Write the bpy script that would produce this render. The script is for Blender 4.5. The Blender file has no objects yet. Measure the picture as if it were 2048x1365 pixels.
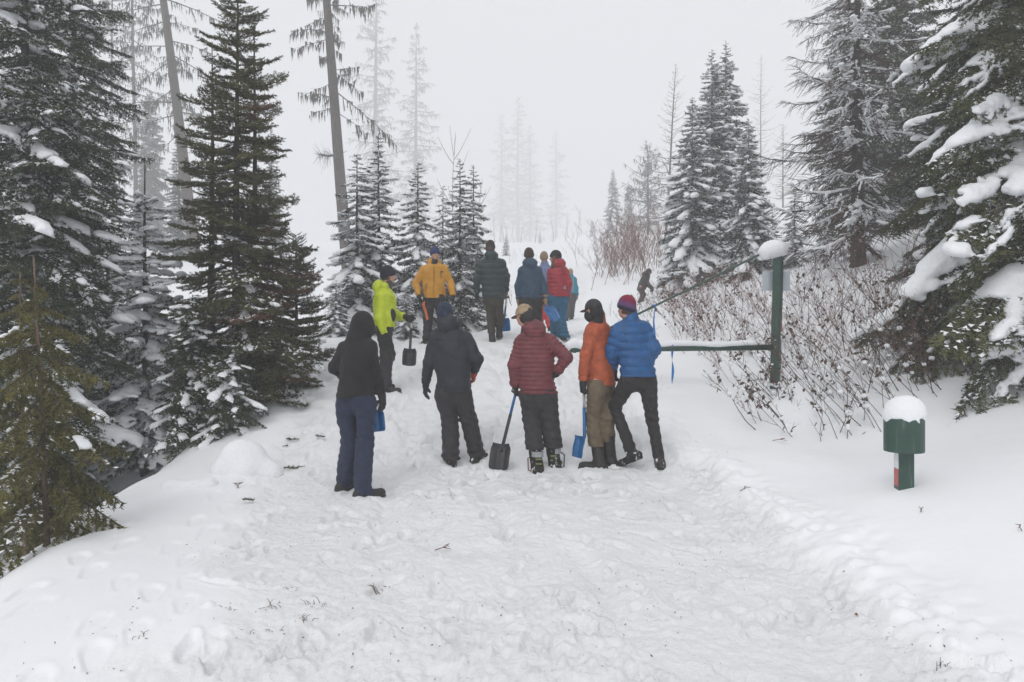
import bpy, math, random
import numpy as np
from mathutils import Matrix, Vector

SC = bpy.context.scene
COL = SC.collection
RNG = np.random.default_rng(7)
random.seed(7)
FPX = 1500.0          # focal length in photo pixels (2048 wide)
CX, CY, CAMZ = 1024.0, 682.5, 1.6

# ------------------------------------------------------------------ camera, world, sun, exposure
cam_data = bpy.data.cameras.new('camera')
cam_data.sensor_width = 36.0
cam_data.lens = 36.0 * FPX / 2048.0
cam_data.clip_start = 0.05
cam_data.clip_end = 3000.0
cam = bpy.data.objects.new('camera', cam_data)
COL.objects.link(cam)
cam.location = (0, 0, CAMZ)
cam.rotation_euler = (math.radians(90), 0, 0)
SC.camera = cam

SUN_EL, SUN_AZ = math.radians(48), math.radians(205)     # azimuth measured clockwise from +y
world = bpy.data.worlds.new('World')
SC.world = world
world.use_nodes = True
nt = world.node_tree
nt.nodes.clear()
wout = nt.nodes.new('ShaderNodeOutputWorld')
bg = nt.nodes.new('ShaderNodeBackground')
sky = nt.nodes.new('ShaderNodeTexSky')
sky.sky_type = 'NISHITA'
sky.sun_disc = False
sky.sun_elevation = SUN_EL
sky.sun_rotation = SUN_AZ
sky.dust_density = 6.0
hs = nt.nodes.new('ShaderNodeHueSaturation')
hs.inputs['Saturation'].default_value = 0.12
mx = nt.nodes.new('ShaderNodeMixRGB')
mx.inputs['Fac'].default_value = 0.82
mx.inputs['Color2'].default_value = (8.6, 8.72, 8.95, 1)   # even stratus overcast
nt.links.new(sky.outputs['Color'], hs.inputs['Color'])
nt.links.new(hs.outputs['Color'], mx.inputs['Color1'])
nt.links.new(mx.outputs['Color'], bg.inputs['Color'])
bg.inputs['Strength'].default_value = 0.110
nt.links.new(bg.outputs['Background'], wout.inputs['Surface'])

sun_data = bpy.data.lights.new('sun', 'SUN')
sun_data.energy = 0.95
sun_data.angle = math.radians(25)
sun_data.color = (1.0, 0.97, 0.93)
sun = bpy.data.objects.new('sun', sun_data)
COL.objects.link(sun)
sdir = Vector((math.sin(SUN_AZ) * math.cos(SUN_EL), math.cos(SUN_AZ) * math.cos(SUN_EL), math.sin(SUN_EL)))
sun.rotation_euler = sdir.to_track_quat('Z', 'Y').to_euler()
sun.location = sdir * 60

SC.view_settings.view_transform = 'Standard'
SC.view_settings.look = 'None'
SC.view_settings.exposure = 0.0
SC.view_settings.gamma = 1.0
SC.view_settings.use_curve_mapping = False
SC.render.engine = 'CYCLES'
cy = SC.cycles
cy.max_bounces = 8
cy.diffuse_bounces = 4
cy.glossy_bounces = 2
cy.volume_bounces = 4
cy.transparent_max_bounces = 4
cy.use_denoising = True
try:
    cy.denoiser = 'OPENIMAGEDENOISE'
except Exception:
    pass

# ------------------------------------------------------------------ helpers
def tag(o, label=None, cat=None, group=None, kind=None):
    if label: o['label'] = label
    if cat: o['category'] = cat
    if group: o['group'] = group
    if kind: o['kind'] = kind
    return o

def empty(name, loc=(0, 0, 0)):
    o = bpy.data.objects.new(name, None)
    o.empty_display_size = 0.2
    o.location = loc
    COL.objects.link(o)
    return o

def mesh(name, V, faces, mats, smooth=True, midx=None):
    """V (N,3); faces: list of int arrays (M,k)"""
    if isinstance(faces, np.ndarray): faces = [faces]
    faces = [np.asarray(f, dtype=np.int32) for f in faces if len(f)]
    me = bpy.data.meshes.new(name)
    V = np.ascontiguousarray(V, dtype=np.float32)
    me.vertices.add(len(V))
    me.vertices.foreach_set('co', V.ravel())
    tot = np.concatenate([np.full(len(f), f.shape[1], dtype=np.int32) for f in faces])
    loops = np.concatenate([f.ravel() for f in faces])
    me.loops.add(len(loops))
    me.loops.foreach_set('vertex_index', loops.astype(np.int32))
    me.polygons.add(len(tot))
    st = np.concatenate([[0], np.cumsum(tot)[:-1]]).astype(np.int32)
    me.polygons.foreach_set('loop_start', st)
    if not isinstance(mats, (list, tuple)): mats = [mats]
    for m in mats: me.materials.append(m)
    if midx is not None:
        me.polygons.foreach_set('material_index', np.asarray(midx, dtype=np.int32))
    me.polygons.foreach_set('use_smooth', np.full(len(tot), bool(smooth)))
    me.update(calc_edges=True)
    me.validate()
    return me

def obj(name, me, parent=None, loc=None, mat_over=None):
    o = bpy.data.objects.new(name, me)
    COL.objects.link(o)
    if parent is not None: o.parent = parent
    if loc is not None: o.location = loc
    if mat_over is not None:
        for k, m in mat_over.items():
            o.material_slots[k].link = 'OBJECT'
            o.material_slots[k].material = m
    return o

class Mesher:
    def __init__(s): s.V = []; s.F = {3: [], 4: []}; s.M = {3: [], 4: []}; s.n = 0
    def add(s, V, F, mi=0):
        V = np.asarray(V, dtype=float).reshape(-1, 3)
        if isinstance(F, np.ndarray) and F.ndim == 2: F = [F]
        for f in F:
            f = np.asarray(f)
            if len(f) == 0: continue
            s.F[f.shape[1]].append(f + s.n); s.M[f.shape[1]].append(np.full(len(f), mi))
        s.V.append(V); s.n += len(V)
    def get(s):
        V = np.concatenate(s.V); F = []; M = []
        for k in (3, 4):
            if s.F[k]: F.append(np.concatenate(s.F[k])); M.append(np.concatenate(s.M[k]))
        return V, F, np.concatenate(M)
    def build(s, name, mats, smooth=True):
        V, F, M = s.get()
        return mesh(name, V, F, mats, smooth, M)

def box_vf(c, r, R=None):
    s = np.array([[x, y, z] for x in (-1, 1) for y in (-1, 1) for z in (-1, 1)], float) * np.asarray(r)
    if R is not None: s = s @ np.asarray(R).T
    F = np.array([[0, 1, 3, 2], [4, 6, 7, 5], [0, 4, 5, 1], [2, 3, 7, 6], [0, 2, 6, 4], [1, 5, 7, 3]])
    return s + np.asarray(c), F

def batch_tubes(P, R, S=3, cap=False):
    """P (N,K,3) R (N,K) -> V, F quads"""
    P = np.asarray(P, float); R = np.asarray(R, float)
    N, K, _ = P.shape
    T = np.gradient(P, axis=1)
    T /= np.linalg.norm(T, axis=2, keepdims=True) + 1e-9
    ref = np.where(np.abs(T[..., 2:3]) > 0.9, np.array([1.0, 0, 0]), np.array([0, 0, 1.0]))
    A = np.cross(T, ref); A /= np.linalg.norm(A, axis=2, keepdims=True) + 1e-9
    B = np.cross(A, T)
    ang = np.arange(S) * 2 * np.pi / S
    V = P[:, :, None, :] + R[:, :, None, None] * (np.cos(ang)[None, None, :, None] * A[:, :, None, :] + np.sin(ang)[None, None, :, None] * B[:, :, None, :])
    idx = np.arange(N * K * S).reshape(N, K, S)
    a = idx[:, :-1, :]; b = idx[:, 1:, :]
    a2 = np.roll(a, -1, axis=2); b2 = np.roll(b, -1, axis=2)
    F = np.stack([a, a2, b2, b], axis=-1).reshape(-1, 4)
    return V.reshape(-1, 3), F

def tube(P, r, S=8, caps=True):
    P = np.asarray(P, float); r = np.broadcast_to(np.asarray(r, float), (len(P),))
    V, F = batch_tubes(P[None], r[None], S)
    Fs = [F]
    if caps:
        n = len(V)
        V = np.concatenate([V, P[:1], P[-1:]])
        k = np.arange(S); k2 = (k + 1) % S
        o = (len(P) - 1) * S
        Fs.append(np.stack([k2, k, np.full(S, n)], 1)); Fs.append(np.stack([o + k, o + k2, np.full(S, n + 1)], 1))
    return V, Fs

def smooth01(a, b, x):
    t = np.clip((x - a) / (b - a), 0, 1)
    return t * t * (3 - 2 * t)

def _hash(i, j, seed):
    h = (i.astype(np.int64) * 374761393 + j.astype(np.int64) * 668265263 + seed * 1442695041) & 0xffffffff
    h = ((h ^ (h >> 13)) * 1274126177) & 0xffffffff
    return ((h ^ (h >> 16)) & 0xffffff) / float(0xffffff)

def vnoise(x, y, seed=0):
    xi = np.floor(x); yi = np.floor(y)
    fx = x - xi; fy = y - yi
    fx = fx * fx * fx * (fx * (fx * 6 - 15) + 10); fy = fy * fy * fy * (fy * (fy * 6 - 15) + 10)
    a = _hash(xi, yi, seed); b = _hash(xi + 1, yi, seed); c = _hash(xi, yi + 1, seed); d = _hash(xi + 1, yi + 1, seed)
    return (a * (1 - fx) + b * fx) * (1 - fy) + (c * (1 - fx) + d * fx) * fy * 1.0 - 0.5

def rotn(x, y, a):
    return x * math.cos(a) - y * math.sin(a), x * math.sin(a) + y * math.cos(a)

def sinnoise(P, scale, seed, n=7):
    """smooth pseudo noise from rotated sines, about -1..1"""
    r = np.random.default_rng(seed)
    out = np.zeros(len(P))
    W = P * scale
    warp = np.sin(W[:, [1, 2, 0]] * 1.3 + r.uniform(0, 6, 3)) * 0.7
    W = W + warp
    for k in range(n):
        v = r.normal(size=3); v /= np.linalg.norm(v); f = r.uniform(0.6, 1.9)
        out += np.sin(W @ (v * f) + r.uniform(0, 6.28)) / math.sqrt(n) 
    return out * 0.8

# surface nets on a signed distance function -----------------------------------------------
def nets(f, lo, hi, h, B=6, margin=1.7):
    lo = np.asarray(lo, float) - 2 * h; hi = np.asarray(hi, float) + 2 * h
    n = np.ceil((hi - lo) / h).astype(int) + 1
    nb = np.ceil(n / B).astype(int); n = nb * B
    bi = np.stack(np.meshgrid(*[np.arange(k) for k in nb], indexing='ij'), -1).reshape(-1, 3)
    bc = lo + (bi * B + (B - 1) / 2) * h
    fb = f(bc)
    V = np.repeat(np.repeat(np.repeat(fb.reshape(nb), B, 0), B, 1), B, 2)
    act = np.abs(fb) < margin * 0.87 * B * h
    ai = bi[act]
    off = np.stack(np.meshgrid(*[np.arange(B)] * 3, indexing='ij'), -1).reshape(-1, 3)
    gi = (ai[:, None, :] * B + off[None]).reshape(-1, 3)
    V[gi[:, 0], gi[:, 1], gi[:, 2]] = f(lo + gi * h)
    s = V < 0
    cnt = np.zeros(tuple(n - 1), np.int8)
    for dx in (0, 1):
        for dy in (0, 1):
            for dz in (0, 1):
                cnt += s[dx:n[0] - 1 + dx, dy:n[1] - 1 + dy, dz:n[2] - 1 + dz]
    actc = (cnt > 0) & (cnt < 8)
    c = np.argwhere(actc)
    idx = np.full(tuple(n - 1), -1, np.int32); idx[actc] = np.arange(len(c))
    acc = np.zeros((len(c), 3)); num = np.zeros(len(c))
    corners = [(0, 0, 0), (1, 0, 0), (0, 1, 0), (1, 1, 0), (0, 0, 1), (1, 0, 1), (0, 1, 1), (1, 1, 1)]
    edges = [(0, 1), (2, 3), (4, 5), (6, 7), (0, 2), (1, 3), (4, 6), (5, 7), (0, 4), (1, 5), (2, 6), (3, 7)]
    cv = [V[c[:, 0] + o[0], c[:, 1] + o[1], c[:, 2] + o[2]] for o in corners]
    for a, b in edges:
        va, vb = cv[a], cv[b]
        m = (va < 0) != (vb < 0)
        t = np.where(m, va / np.where(m, va - vb, 1), 0)
        p = np.array(corners[a]) + t[:, None] * (np.array(corners[b]) - np.array(corners[a]))
        acc += p * m[:, None]; num += m
    P = lo + (c + acc / num[:, None]) * h
    Q = []
    for ax in range(3):
        u, v = (ax + 1) % 3, (ax + 2) % 3
        sl0 = [slice(None)] * 3; sl1 = [slice(None)] * 3
        sl0[ax] = slice(0, n[ax] - 1); sl1[ax] = slice(1, n[ax])
        for q in (u, v):
            sl0[q] = slice(1, n[q] - 1); sl1[q] = slice(1, n[q] - 1)
        s0 = s[tuple(sl0)]; s1 = s[tuple(sl1)]
        e = np.argwhere(s0 != s1)
        fl = s0[e[:, 0], e[:, 1], e[:, 2]]
        e = e + np.array([0 if q == ax else 1 for q in range(3)])
        def cell(du, dv):
            k = e.copy(); k[:, u] -= du; k[:, v] -= dv
            return idx[k[:, 0], k[:, 1], k[:, 2]]
        q = np.stack([cell(1, 1), cell(0, 1), cell(0, 0), cell(1, 0)], 1)
        q[~fl] = q[~fl][:, ::-1]
        Q.append(q)
    Q = np.concatenate(Q)
    return P, Q[(Q >= 0).all(1)]

def rc(P, a, b, ra, rb, want_t=False):
    a = np.asarray(a, float); b = np.asarray(b, float)
    d = b - a; L2 = d @ d + 1e-12
    t = np.clip(((P - a) @ d) / L2, 0, 1)
    dist = np.linalg.norm(P - a - t[:, None] * d, axis=1) - (ra + (rb - ra) * t)
    return (dist, t) if want_t else dist

def ell(P, c, r, R=None):
    q = P - np.asarray(c)
    if R is not None: q = q @ R       # columns of R are the axes
    r = np.asarray(r, float)
    k0 = np.linalg.norm(q / r, axis=1); k1 = np.linalg.norm(q / (r * r), axis=1) + 1e-9
    return k0 * (k0 - 1) / k1

def smin(a, b, k):
    h = np.clip(0.5 + 0.5 * (b - a) / k, 0, 1)
    return b * (1 - h) + a * h - k * h * (1 - h)

# ------------------------------------------------------------------ materials
def mat(name, build):
    m = bpy.data.materials.new(name); m.use_nodes = True
    t = m.node_tree; b = t.nodes['Principled BSDF']
    build(t, b)
    return m

def N(t, typ, **kw):
    n = t.nodes.new(typ)
    for k, v in kw.items():
        if k in n.inputs: n.inputs[k].default_value = v
        else: setattr(n, k, v)
    return n

def ramp(t, src, stops):
    r = t.nodes.new('ShaderNodeValToRGB')
    el = r.color_ramp.elements
    while len(el) < len(stops): el.new(0.5)
    for e, (p, c) in zip(el, stops):
        e.position = p
        e.color = c if len(c) == 4 else (*c, 1)
    t.links.new(src, r.inputs['Fac'])
    return r

def bump(t, b, src, strength, dist):
    n = t.nodes.new('ShaderNodeBump')
    n.inputs['Strength'].default_value = strength
    n.inputs['Distance'].default_value = dist
    t.links.new(src, n.inputs['Height'])
    t.links.new(n.outputs['Normal'], b.inputs['Normal'])
    return n

def coord(t, kind='Object'):
    return t.nodes.new('ShaderNodeTexCoord').outputs[kind]

def fabric(name, col, rough=0.75, var=0.25, scale=14, wov=0.15, sheen=0.03, wscale=260):
    col = np.array(col)
    def f(t, b):
        c = coord(t)
        n = N(t, 'ShaderNodeTexNoise', Scale=scale, Detail=5.0); t.links.new(c, n.inputs['Vector'])
        r = ramp(t, n.outputs['Fac'], [(0.3, tuple(col * (1 - var))), (0.7, tuple(col * (1 + var)))])
        t.links.new(r.outputs['Color'], b.inputs['Base Color'])
        b.inputs['Roughness'].default_value = rough
        if 'Sheen Weight' in b.inputs: b.inputs['Sheen Weight'].default_value = sheen
        w = N(t, 'ShaderNodeTexNoise', Scale=wscale, Detail=2.0); t.links.new(c, w.inputs['Vector'])
        n2 = N(t, 'ShaderNodeTexNoise', Scale=28.0, Detail=3.0, Distortion=1.2); t.links.new(c, n2.inputs['Vector'])
        ad = N(t, 'ShaderNodeMath', operation='MULTIPLY_ADD'); ad.inputs[1].default_value = wov
        t.links.new(w.outputs['Fac'], ad.inputs[0]); t.links.new(n2.outputs['Fac'], ad.inputs[2])
        bump(t, b, ad.outputs[0], 0.7, 0.016)
    return mat(name, f)

def plain(name, col, rough=0.5, metal=0.0, var=0.15, scale=20, bmp=0.1):
    col = np.array(col)
    def f(t, b):
        c = coord(t)
        n = N(t, 'ShaderNodeTexNoise', Scale=scale, Detail=6.0); t.links.new(c, n.inputs['Vector'])
        r = ramp(t, n.outputs['Fac'], [(0.3, tuple(col * (1 - var))), (0.7, tuple(np.minimum(col * (1 + var), 1)))])
        t.links.new(r.outputs['Color'], b.inputs['Base Color'])
        b.inputs['Roughness'].default_value = rough; b.inputs['Metallic'].default_value = metal
        bump(t, b, n.outputs['Fac'], bmp, 0.01)
    return mat(name, f)

def snow_load(name='snow_on_trees'):
    def f(t, b):
        c = coord(t)
        b.inputs['Base Color'].default_value = (0.84, 0.855, 0.88, 1); b.inputs['Roughness'].default_value = 0.7
        n = N(t, 'ShaderNodeTexNoise', Scale=22.0, Detail=6.0, Roughness=0.6); t.links.new(c, n.inputs['Vector'])
        bump(t, b, n.outputs['Fac'], 0.6, 0.03)
    return mat(name, f)

def ground_snow():
    def f(t, b):
        c = coord(t)
        at = N(t, 'ShaderNodeAttribute', attribute_name='trampled')
        # dirt flecks trodden into the road
        n1 = N(t, 'ShaderNodeTexNoise', Scale=2.2, Detail=4.0); t.links.new(c, n1.inputs['Vector'])
        n2 = N(t, 'ShaderNodeTexNoise', Scale=21.0, Detail=9.0, Roughness=0.78); t.links.new(c, n2.inputs['Vector'])
        m1 = N(t, 'ShaderNodeMapRange'); m1.inputs[1].default_value = 0.48; m1.inputs[2].default_value = 0.68
        t.links.new(n1.outputs['Fac'], m1.inputs[0])
        m2 = N(t, 'ShaderNodeMapRange'); m2.inputs[1].default_value = 0.56; m2.inputs[2].default_value = 0.70
        t.links.new(n2.outputs['Fac'], m2.inputs[0])
        mu = N(t, 'ShaderNodeMath', operation='MULTIPLY'); t.links.new(m1.outputs[0], mu.inputs[0]); t.links.new(m2.outputs[0], mu.inputs[1])
        mu2 = N(t, 'ShaderNodeMath', operation='MULTIPLY'); t.links.new(mu.outputs[0], mu2.inputs[0]); t.links.new(at.outputs['Fac'], mu2.inputs[1])
        mu3 = N(t, 'ShaderNodeMath', operation='MULTIPLY'); mu3.inputs[1].default_value = 0.8; t.links.new(mu2.outputs[0], mu3.inputs[0])
        mu3.use_clamp = True
        pk = N(t, 'ShaderNodeMixRGB'); pk.inputs[1].default_value = (0.85, 0.862, 0.885, 1); pk.inputs[2].default_value = (0.86, 0.868, 0.885, 1)
        t.links.new(at.outputs['Fac'], pk.inputs[0])
        n4 = N(t, 'ShaderNodeTexNoise', Scale=1.7, Detail=6.0, Roughness=0.65); t.links.new(c, n4.inputs['Vector'])
        m4 = N(t, 'ShaderNodeMapRange'); m4.inputs[1].default_value = 0.5; m4.inputs[2].default_value = 0.68; t.links.new(n4.outputs['Fac'], m4.inputs[0])
        m5 = N(t, 'ShaderNodeMath', operation='MULTIPLY'); t.links.new(m4.outputs[0], m5.inputs[0]); t.links.new(at.outputs['Fac'], m5.inputs[1])
        ice = N(t, 'ShaderNodeMixRGB'); ice.inputs[2].default_value = (0.79, 0.79, 0.80, 1)     # packed, grit-tinted patches
        t.links.new(m5.outputs[0], ice.inputs[0]); t.links.new(pk.outputs[0], ice.inputs[1])
        mi = N(t, 'ShaderNodeMixRGB'); mi.inputs[2].default_value = (0.40, 0.35, 0.32, 1)
        t.links.new(ice.outputs[0], mi.inputs[1])
        t.links.new(mu3.outputs[0], mi.inputs[0])
        t.links.new(mi.outputs[0], b.inputs['Base Color'])
        b.inputs['Roughness'].default_value = 0.65
        # fine relief: granular fresh snow, coarser where trodden
        g1 = N(t, 'ShaderNodeTexNoise', Scale=16.0, Detail=9.0, Roughness=0.68); t.links.new(c, g1.inputs['Vector'])
        st = N(t, 'ShaderNodeMapRange'); st.inputs[3].default_value = 0.10; st.inputs[4].default_value = 0.6
        t.links.new(at.outputs['Fac'], st.inputs[0])
        bn = bump(t, b, g1.outputs['Fac'], 0.5, 0.06)
        t.links.new(st.outputs[0], bn.inputs['Strength'])
    return mat('packed_snow', f)

def needles(name, dark, light, dust=0.5, dust_scale=7.0):
    """conifer needles; fresh snow dusts faces in patches"""
    def f(t, b):
        c = coord(t)
        oi = t.nodes.new('ShaderNodeObjectInfo')
        n = N(t, 'ShaderNodeTexNoise', Scale=5.0, Detail=4.0); t.links.new(c, n.inputs['Vector'])
        r = ramp(t, n.outputs['Fac'], [(0.3, dark), (0.72, light)])
        hsv = N(t, 'ShaderNodeHueSaturation')
        mr = N(t, 'ShaderNodeMapRange'); mr.inputs[3].default_value = 0.7; mr.inputs[4].default_value = 1.35
        t.links.new(oi.outputs['Random'], mr.inputs[0]); t.links.new(mr.outputs[0], hsv.inputs['Value'])
        t.links.new(r.outputs['Color'], hsv.inputs['Color'])
        n2 = N(t, 'ShaderNodeTexNoise', Scale=dust_scale, Detail=6.0, Roughness=0.7); t.links.new(c, n2.inputs['Vector'])
        m2 = N(t, 'ShaderNodeMapRange'); m2.inputs[1].default_value = 1.0 - dust; m2.inputs[2].default_value = 1.06 - dust
        t.links.new(n2.outputs['Fac'], m2.inputs[0])
        mi = N(t, 'ShaderNodeMixRGB'); mi.inputs[2].default_value = (0.8, 0.82, 0.85, 1)
        t.links.new(m2.outputs[0], mi.inputs[0]); t.links.new(hsv.outputs[0], mi.inputs[1])
        t.links.new(mi.outputs[0], b.inputs['Base Color'])
        b.inputs['Roughness'].default_value = 0.65
        b.inputs['Specular IOR Level'].default_value = 0.25
    return mat(name, f)

def bark(name, a, bb, snow=0.0):
    def f(t, b):
        c = coord(t)
        mp = N(t, 'ShaderNodeMapping'); mp.inputs['Scale'].default_value = (9, 9, 1.6); t.links.new(c, mp.inputs['Vector'])
        n = N(t, 'ShaderNodeTexNoise', Scale=2.4, Detail=8.0, Roughness=0.7); t.links.new(mp.outputs[0], n.inputs['Vector'])
        r = ramp(t, n.outputs['Fac'], [(0.35, a), (0.68, bb)])
        t.links.new(r.outputs['Color'], b.inputs['Base Color'])
        b.inputs['Roughness'].default_value = 0.9
        bump(t, b, n.outputs['Fac'], 0.8, 0.04)
    return mat(name, f)

M = {}
M['snow'] = ground_snow()
M['load'] = snow_load()
M['fir'] = needles('fir_needles', (0.016, 0.025, 0.011), (0.074, 0.098, 0.042), 0.435)
M['fir_dusted'] = needles('dusted_fir_needles', (0.014, 0.022, 0.014), (0.048, 0.064, 0.036), 0.47)
M['fir_bare'] = needles('clear_fir_needles', (0.026, 0.028, 0.011), (0.135, 0.13, 0.055), 0.36)
M['fir_olive'] = needles('olive_fir_needles', (0.028, 0.034, 0.014), (0.13, 0.135, 0.058), 0.39)
M['fir_dead'] = needles('rusty_needles', (0.07, 0.035, 0.018), (0.20, 0.10, 0.05), 0.36)
M['cedar'] = needles('cedar_sprays', (0.055, 0.056, 0.018), (0.21, 0.19, 0.062), 0.38)
M['bark'] = bark('fir_bark', (0.025, 0.02, 0.017), (0.10, 0.082, 0.07))
M['larch_bark'] = bark('larch_bark', (0.032, 0.025, 0.021), (0.12, 0.095, 0.078))
M['cedar_bark'] = bark('cedar_bark', (0.10, 0.06, 0.045), (0.22, 0.15, 0.115))
M['twig'] = plain('bare_twigs', (0.070, 0.046, 0.037), 0.85)
M['red_twig'] = plain('reddish_twigs', (0.15, 0.064, 0.048), 0.8)
M['lichen'] = plain('hanging_lichen', (0.075, 0.068, 0.055), 0.95)
M['dead_leaf'] = plain('dead_leaves', (0.085, 0.052, 0.034), 0.8, var=0.45, scale=9)
def worn_paint(t, b):
    c = coord(t)
    n = N(t, 'ShaderNodeTexNoise', Scale=6.0, Detail=8.0, Roughness=0.7); t.links.new(c, n.inputs['Vector'])
    r = ramp(t, n.outputs['Fac'], [(0.3, (0.016, 0.05, 0.036)), (0.7, (0.030, 0.075, 0.056))])
    n2 = N(t, 'ShaderNodeTexNoise', Scale=24.0, Detail=10.0, Roughness=0.8); t.links.new(c, n2.inputs['Vector'])
    m2 = N(t, 'ShaderNodeMapRange'); m2.inputs[1].default_value = 0.66; m2.inputs[2].default_value = 0.69; t.links.new(n2.outputs['Fac'], m2.inputs[0])
    mi = N(t, 'ShaderNodeMixRGB'); mi.inputs[2].default_value = (0.11, 0.085, 0.07, 1)
    t.links.new(m2.outputs[0], mi.inputs[0]); t.links.new(r.outputs[0], mi.inputs[1])
    mp = N(t, 'ShaderNodeMapping'); mp.inputs['Scale'].default_value = (14, 14, 1.5); t.links.new(c, mp.inputs['Vector'])
    n3 = N(t, 'ShaderNodeTexNoise', Scale=3.0, Detail=5.0); t.links.new(mp.outputs[0], n3.inputs['Vector'])
    m3 = N(t, 'ShaderNodeMapRange'); m3.inputs[1].default_value = 0.6; m3.inputs[2].default_value = 0.8; m3.inputs[4].default_value = 0.35; t.links.new(n3.outputs['Fac'], m3.inputs[0])
    fr = N(t, 'ShaderNodeMixRGB'); fr.inputs[2].default_value = (0.30, 0.34, 0.34, 1)                # frost streaks
    t.links.new(m3.outputs[0], fr.inputs[0]); t.links.new(mi.outputs[0], fr.inputs[1])
    t.links.new(fr.outputs[0], b.inputs['Base Color'])
    b.inputs['Roughness'].default_value = 0.45
    bump(t, b, n2.outputs['Fac'], 0.25, 0.01)
M['green_paint'] = mat('worn_green_paint', worn_paint)
M['sign_back'] = plain('sign_back_metal', (0.50, 0.55, 0.60), 0.4, metal=0.2, var=0.05)
M['refl_red'] = plain('red_reflector', (0.42, 0.05, 0.04), 0.35)
M['refl_white'] = plain('white_reflector', (0.72, 0.74, 0.76), 0.35)
M['tape'] = plain('blue_flagging', (0.01, 0.17, 0.52), 0.4, var=0.2)
M['steel'] = plain('shaft_aluminium', (0.55, 0.56, 0.58), 0.3, metal=0.9)
M['black_plastic'] = plain('black_plastic', (0.018, 0.018, 0.02), 0.45)
M['blue_plastic'] = plain('blue_plastic', (0.008, 0.11, 0.30), 0.35)
M['orange_plastic'] = plain('orange_plastic', (0.62, 0.13, 0.025), 0.4)
M['skin'] = plain('skin', (0.46, 0.25, 0.18), 0.55, var=0.1)
M['eye'] = plain('dark_eye', (0.03, 0.02, 0.018), 0.3)
# ------------------------------------------------------------------ terrain
_py = np.array([-40, 0, 3, 5.5, 7.2, 8.2, 9.3, 10.7, 12.5, 14.2, 18, 25.7, 35, 45, 80, 140, 300, 600.])
_pz = np.array([-.3, 0, 0, .03, .11, .22, .47, .86, 1.36, 1.66, 1.94, 2.38, 4.2, 6.3, 11.5, 20, 40, 70.])
def _pchip(x, y):
    h = np.diff(x); d = np.diff(y) / h
    m = np.zeros(len(x)); m[0] = d[0]; m[-1] = d[-1]
    for i in range(1, len(x) - 1):
        if d[i - 1] * d[i] > 0:
            w1 = 2 * h[i] + h[i - 1]; w2 = h[i] + 2 * h[i - 1]
            m[i] = (w1 + w2) / (w1 / d[i - 1] + w2 / d[i])
    return m
_pm = _pchip(_py, _pz)
def road_z(y):
    y = np.clip(np.asarray(y, float), _py[0], _py[-1])
    i = np.clip(np.searchsorted(_py, y) - 1, 0, len(_py) - 2)
    h = _py[i + 1] - _py[i]; t = (y - _py[i]) / h
    return ((2 * t**3 - 3 * t**2 + 1) * _pz[i] + (t**3 - 2 * t**2 + t) * h * _pm[i] + (-2 * t**3 + 3 * t**2) * _pz[i + 1] + (t**3 - t**2) * h * _pm[i + 1])
def edge_r(y): return np.interp(y, [-5, 3, 5.2, 7, 10, 14, 25, 40, 60, 120], [2.2, 2.15, 2.35, 2.1, 1.7, 1.4, 2.4, 4.0, 7, 14])
def edge_l(y): return np.interp(y, [-5, 3, 5, 8.5, 12, 14, 25, 40, 60, 120], [-1.5, -1.6, -1.85, -2.55, -3.0, -3.2, -2.2, 1.0, 2, 4])
def edge_ditch(y): return np.interp(y, [-5, 3, 4.5, 6, 8, 9, 12, 16], [-2.9, -3.0, -3.3, -3.75, -4.2, -4.1, -3.7, -3.7])
# height above the road surface along the right bank and elsewhere: (x, y, dz)
_ctl = []
for yy in (-4, 0, 3, 5, 7, 9, 11, 13, 15, 18, 22, 26, 31, 36, 42, 50, 60):
    a, b = float(edge_l(yy)), float(edge_r(yy))
    for k in np.linspace(a - .3, b + .1, 5): _ctl.append((k, yy, 0))
_ctl += [(3.19, 6.1, .36), (2.5, 5.0, .10), (3.0, 3.2, .16), (4.5, 3.5, .45), (4.6, 6.0, .62), (3.86, 11, -.02), (5.4, 9, .85), (6.3, 9, 1.0), (2.8, 8, .16), (3.0, 9.6, .10), (4.2, 8.4, .22), (3.6, 7.4, .28), (2.5, 6.3, .10), (6.6, 7.5, 1.05),
         (5.0, 12, .45), (6.9, 15, 1.35), (7.5, 18, 1.7), (4.2, 15.5, .45), (6, 22, 1.25), (4.8, 27, .55), (5.6, 24, 1.1), (9, 12, 2.0), (10, 20, 2.6), (12, 28, 2.6), (8, 32, 1.6), (9, 6, 1.6), (8, 0, .9), (14, 40, 3), (20, 20, 5), (20, 5, 4), (30, 40, 6), (30, 0, 5),
         (-5.2, 12, -.55), (-5.2, 9, -.8), (-7, 9, -.85), (-6, 6, -.95), (-5, 3, -.9), (-9, 12, -.7), (-6, 16, -.2), (-4.6, 15, -.1), (-8, 22, .1), (-5, 24, .2), (-14, 10, -.6), (-16, 24, .2), (-10, 35, .3), (-25, 5, -.6), (-30, 30, .5), (-20, 60, 0), (25, 60, 4), (-6, -3, -.9), (-3.3, 6, 0), (-3.05, 4.6, 0), (-3.5, 8, 0), (-3.5, 10, 0), (-2.6, 6, 0), (-2.7, 3, 0), (-3.9, 7.5, -.1)]
_ctl = np.array(_ctl, float)
def _phi(r2): return -np.sqrt(r2 + 0.5)
_A = _phi(((_ctl[:, None, :2] - _ctl[None, :, :2])**2).sum(-1))
_A += np.eye(len(_ctl)) * 0.02
_n = len(_ctl)
_AA = np.block([[_A, np.ones((_n, 1))], [np.ones((1, _n)), np.zeros((1, 1))]])
_w = np.linalg.solve(_AA, np.concatenate([_ctl[:, 2], [0]]))
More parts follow.
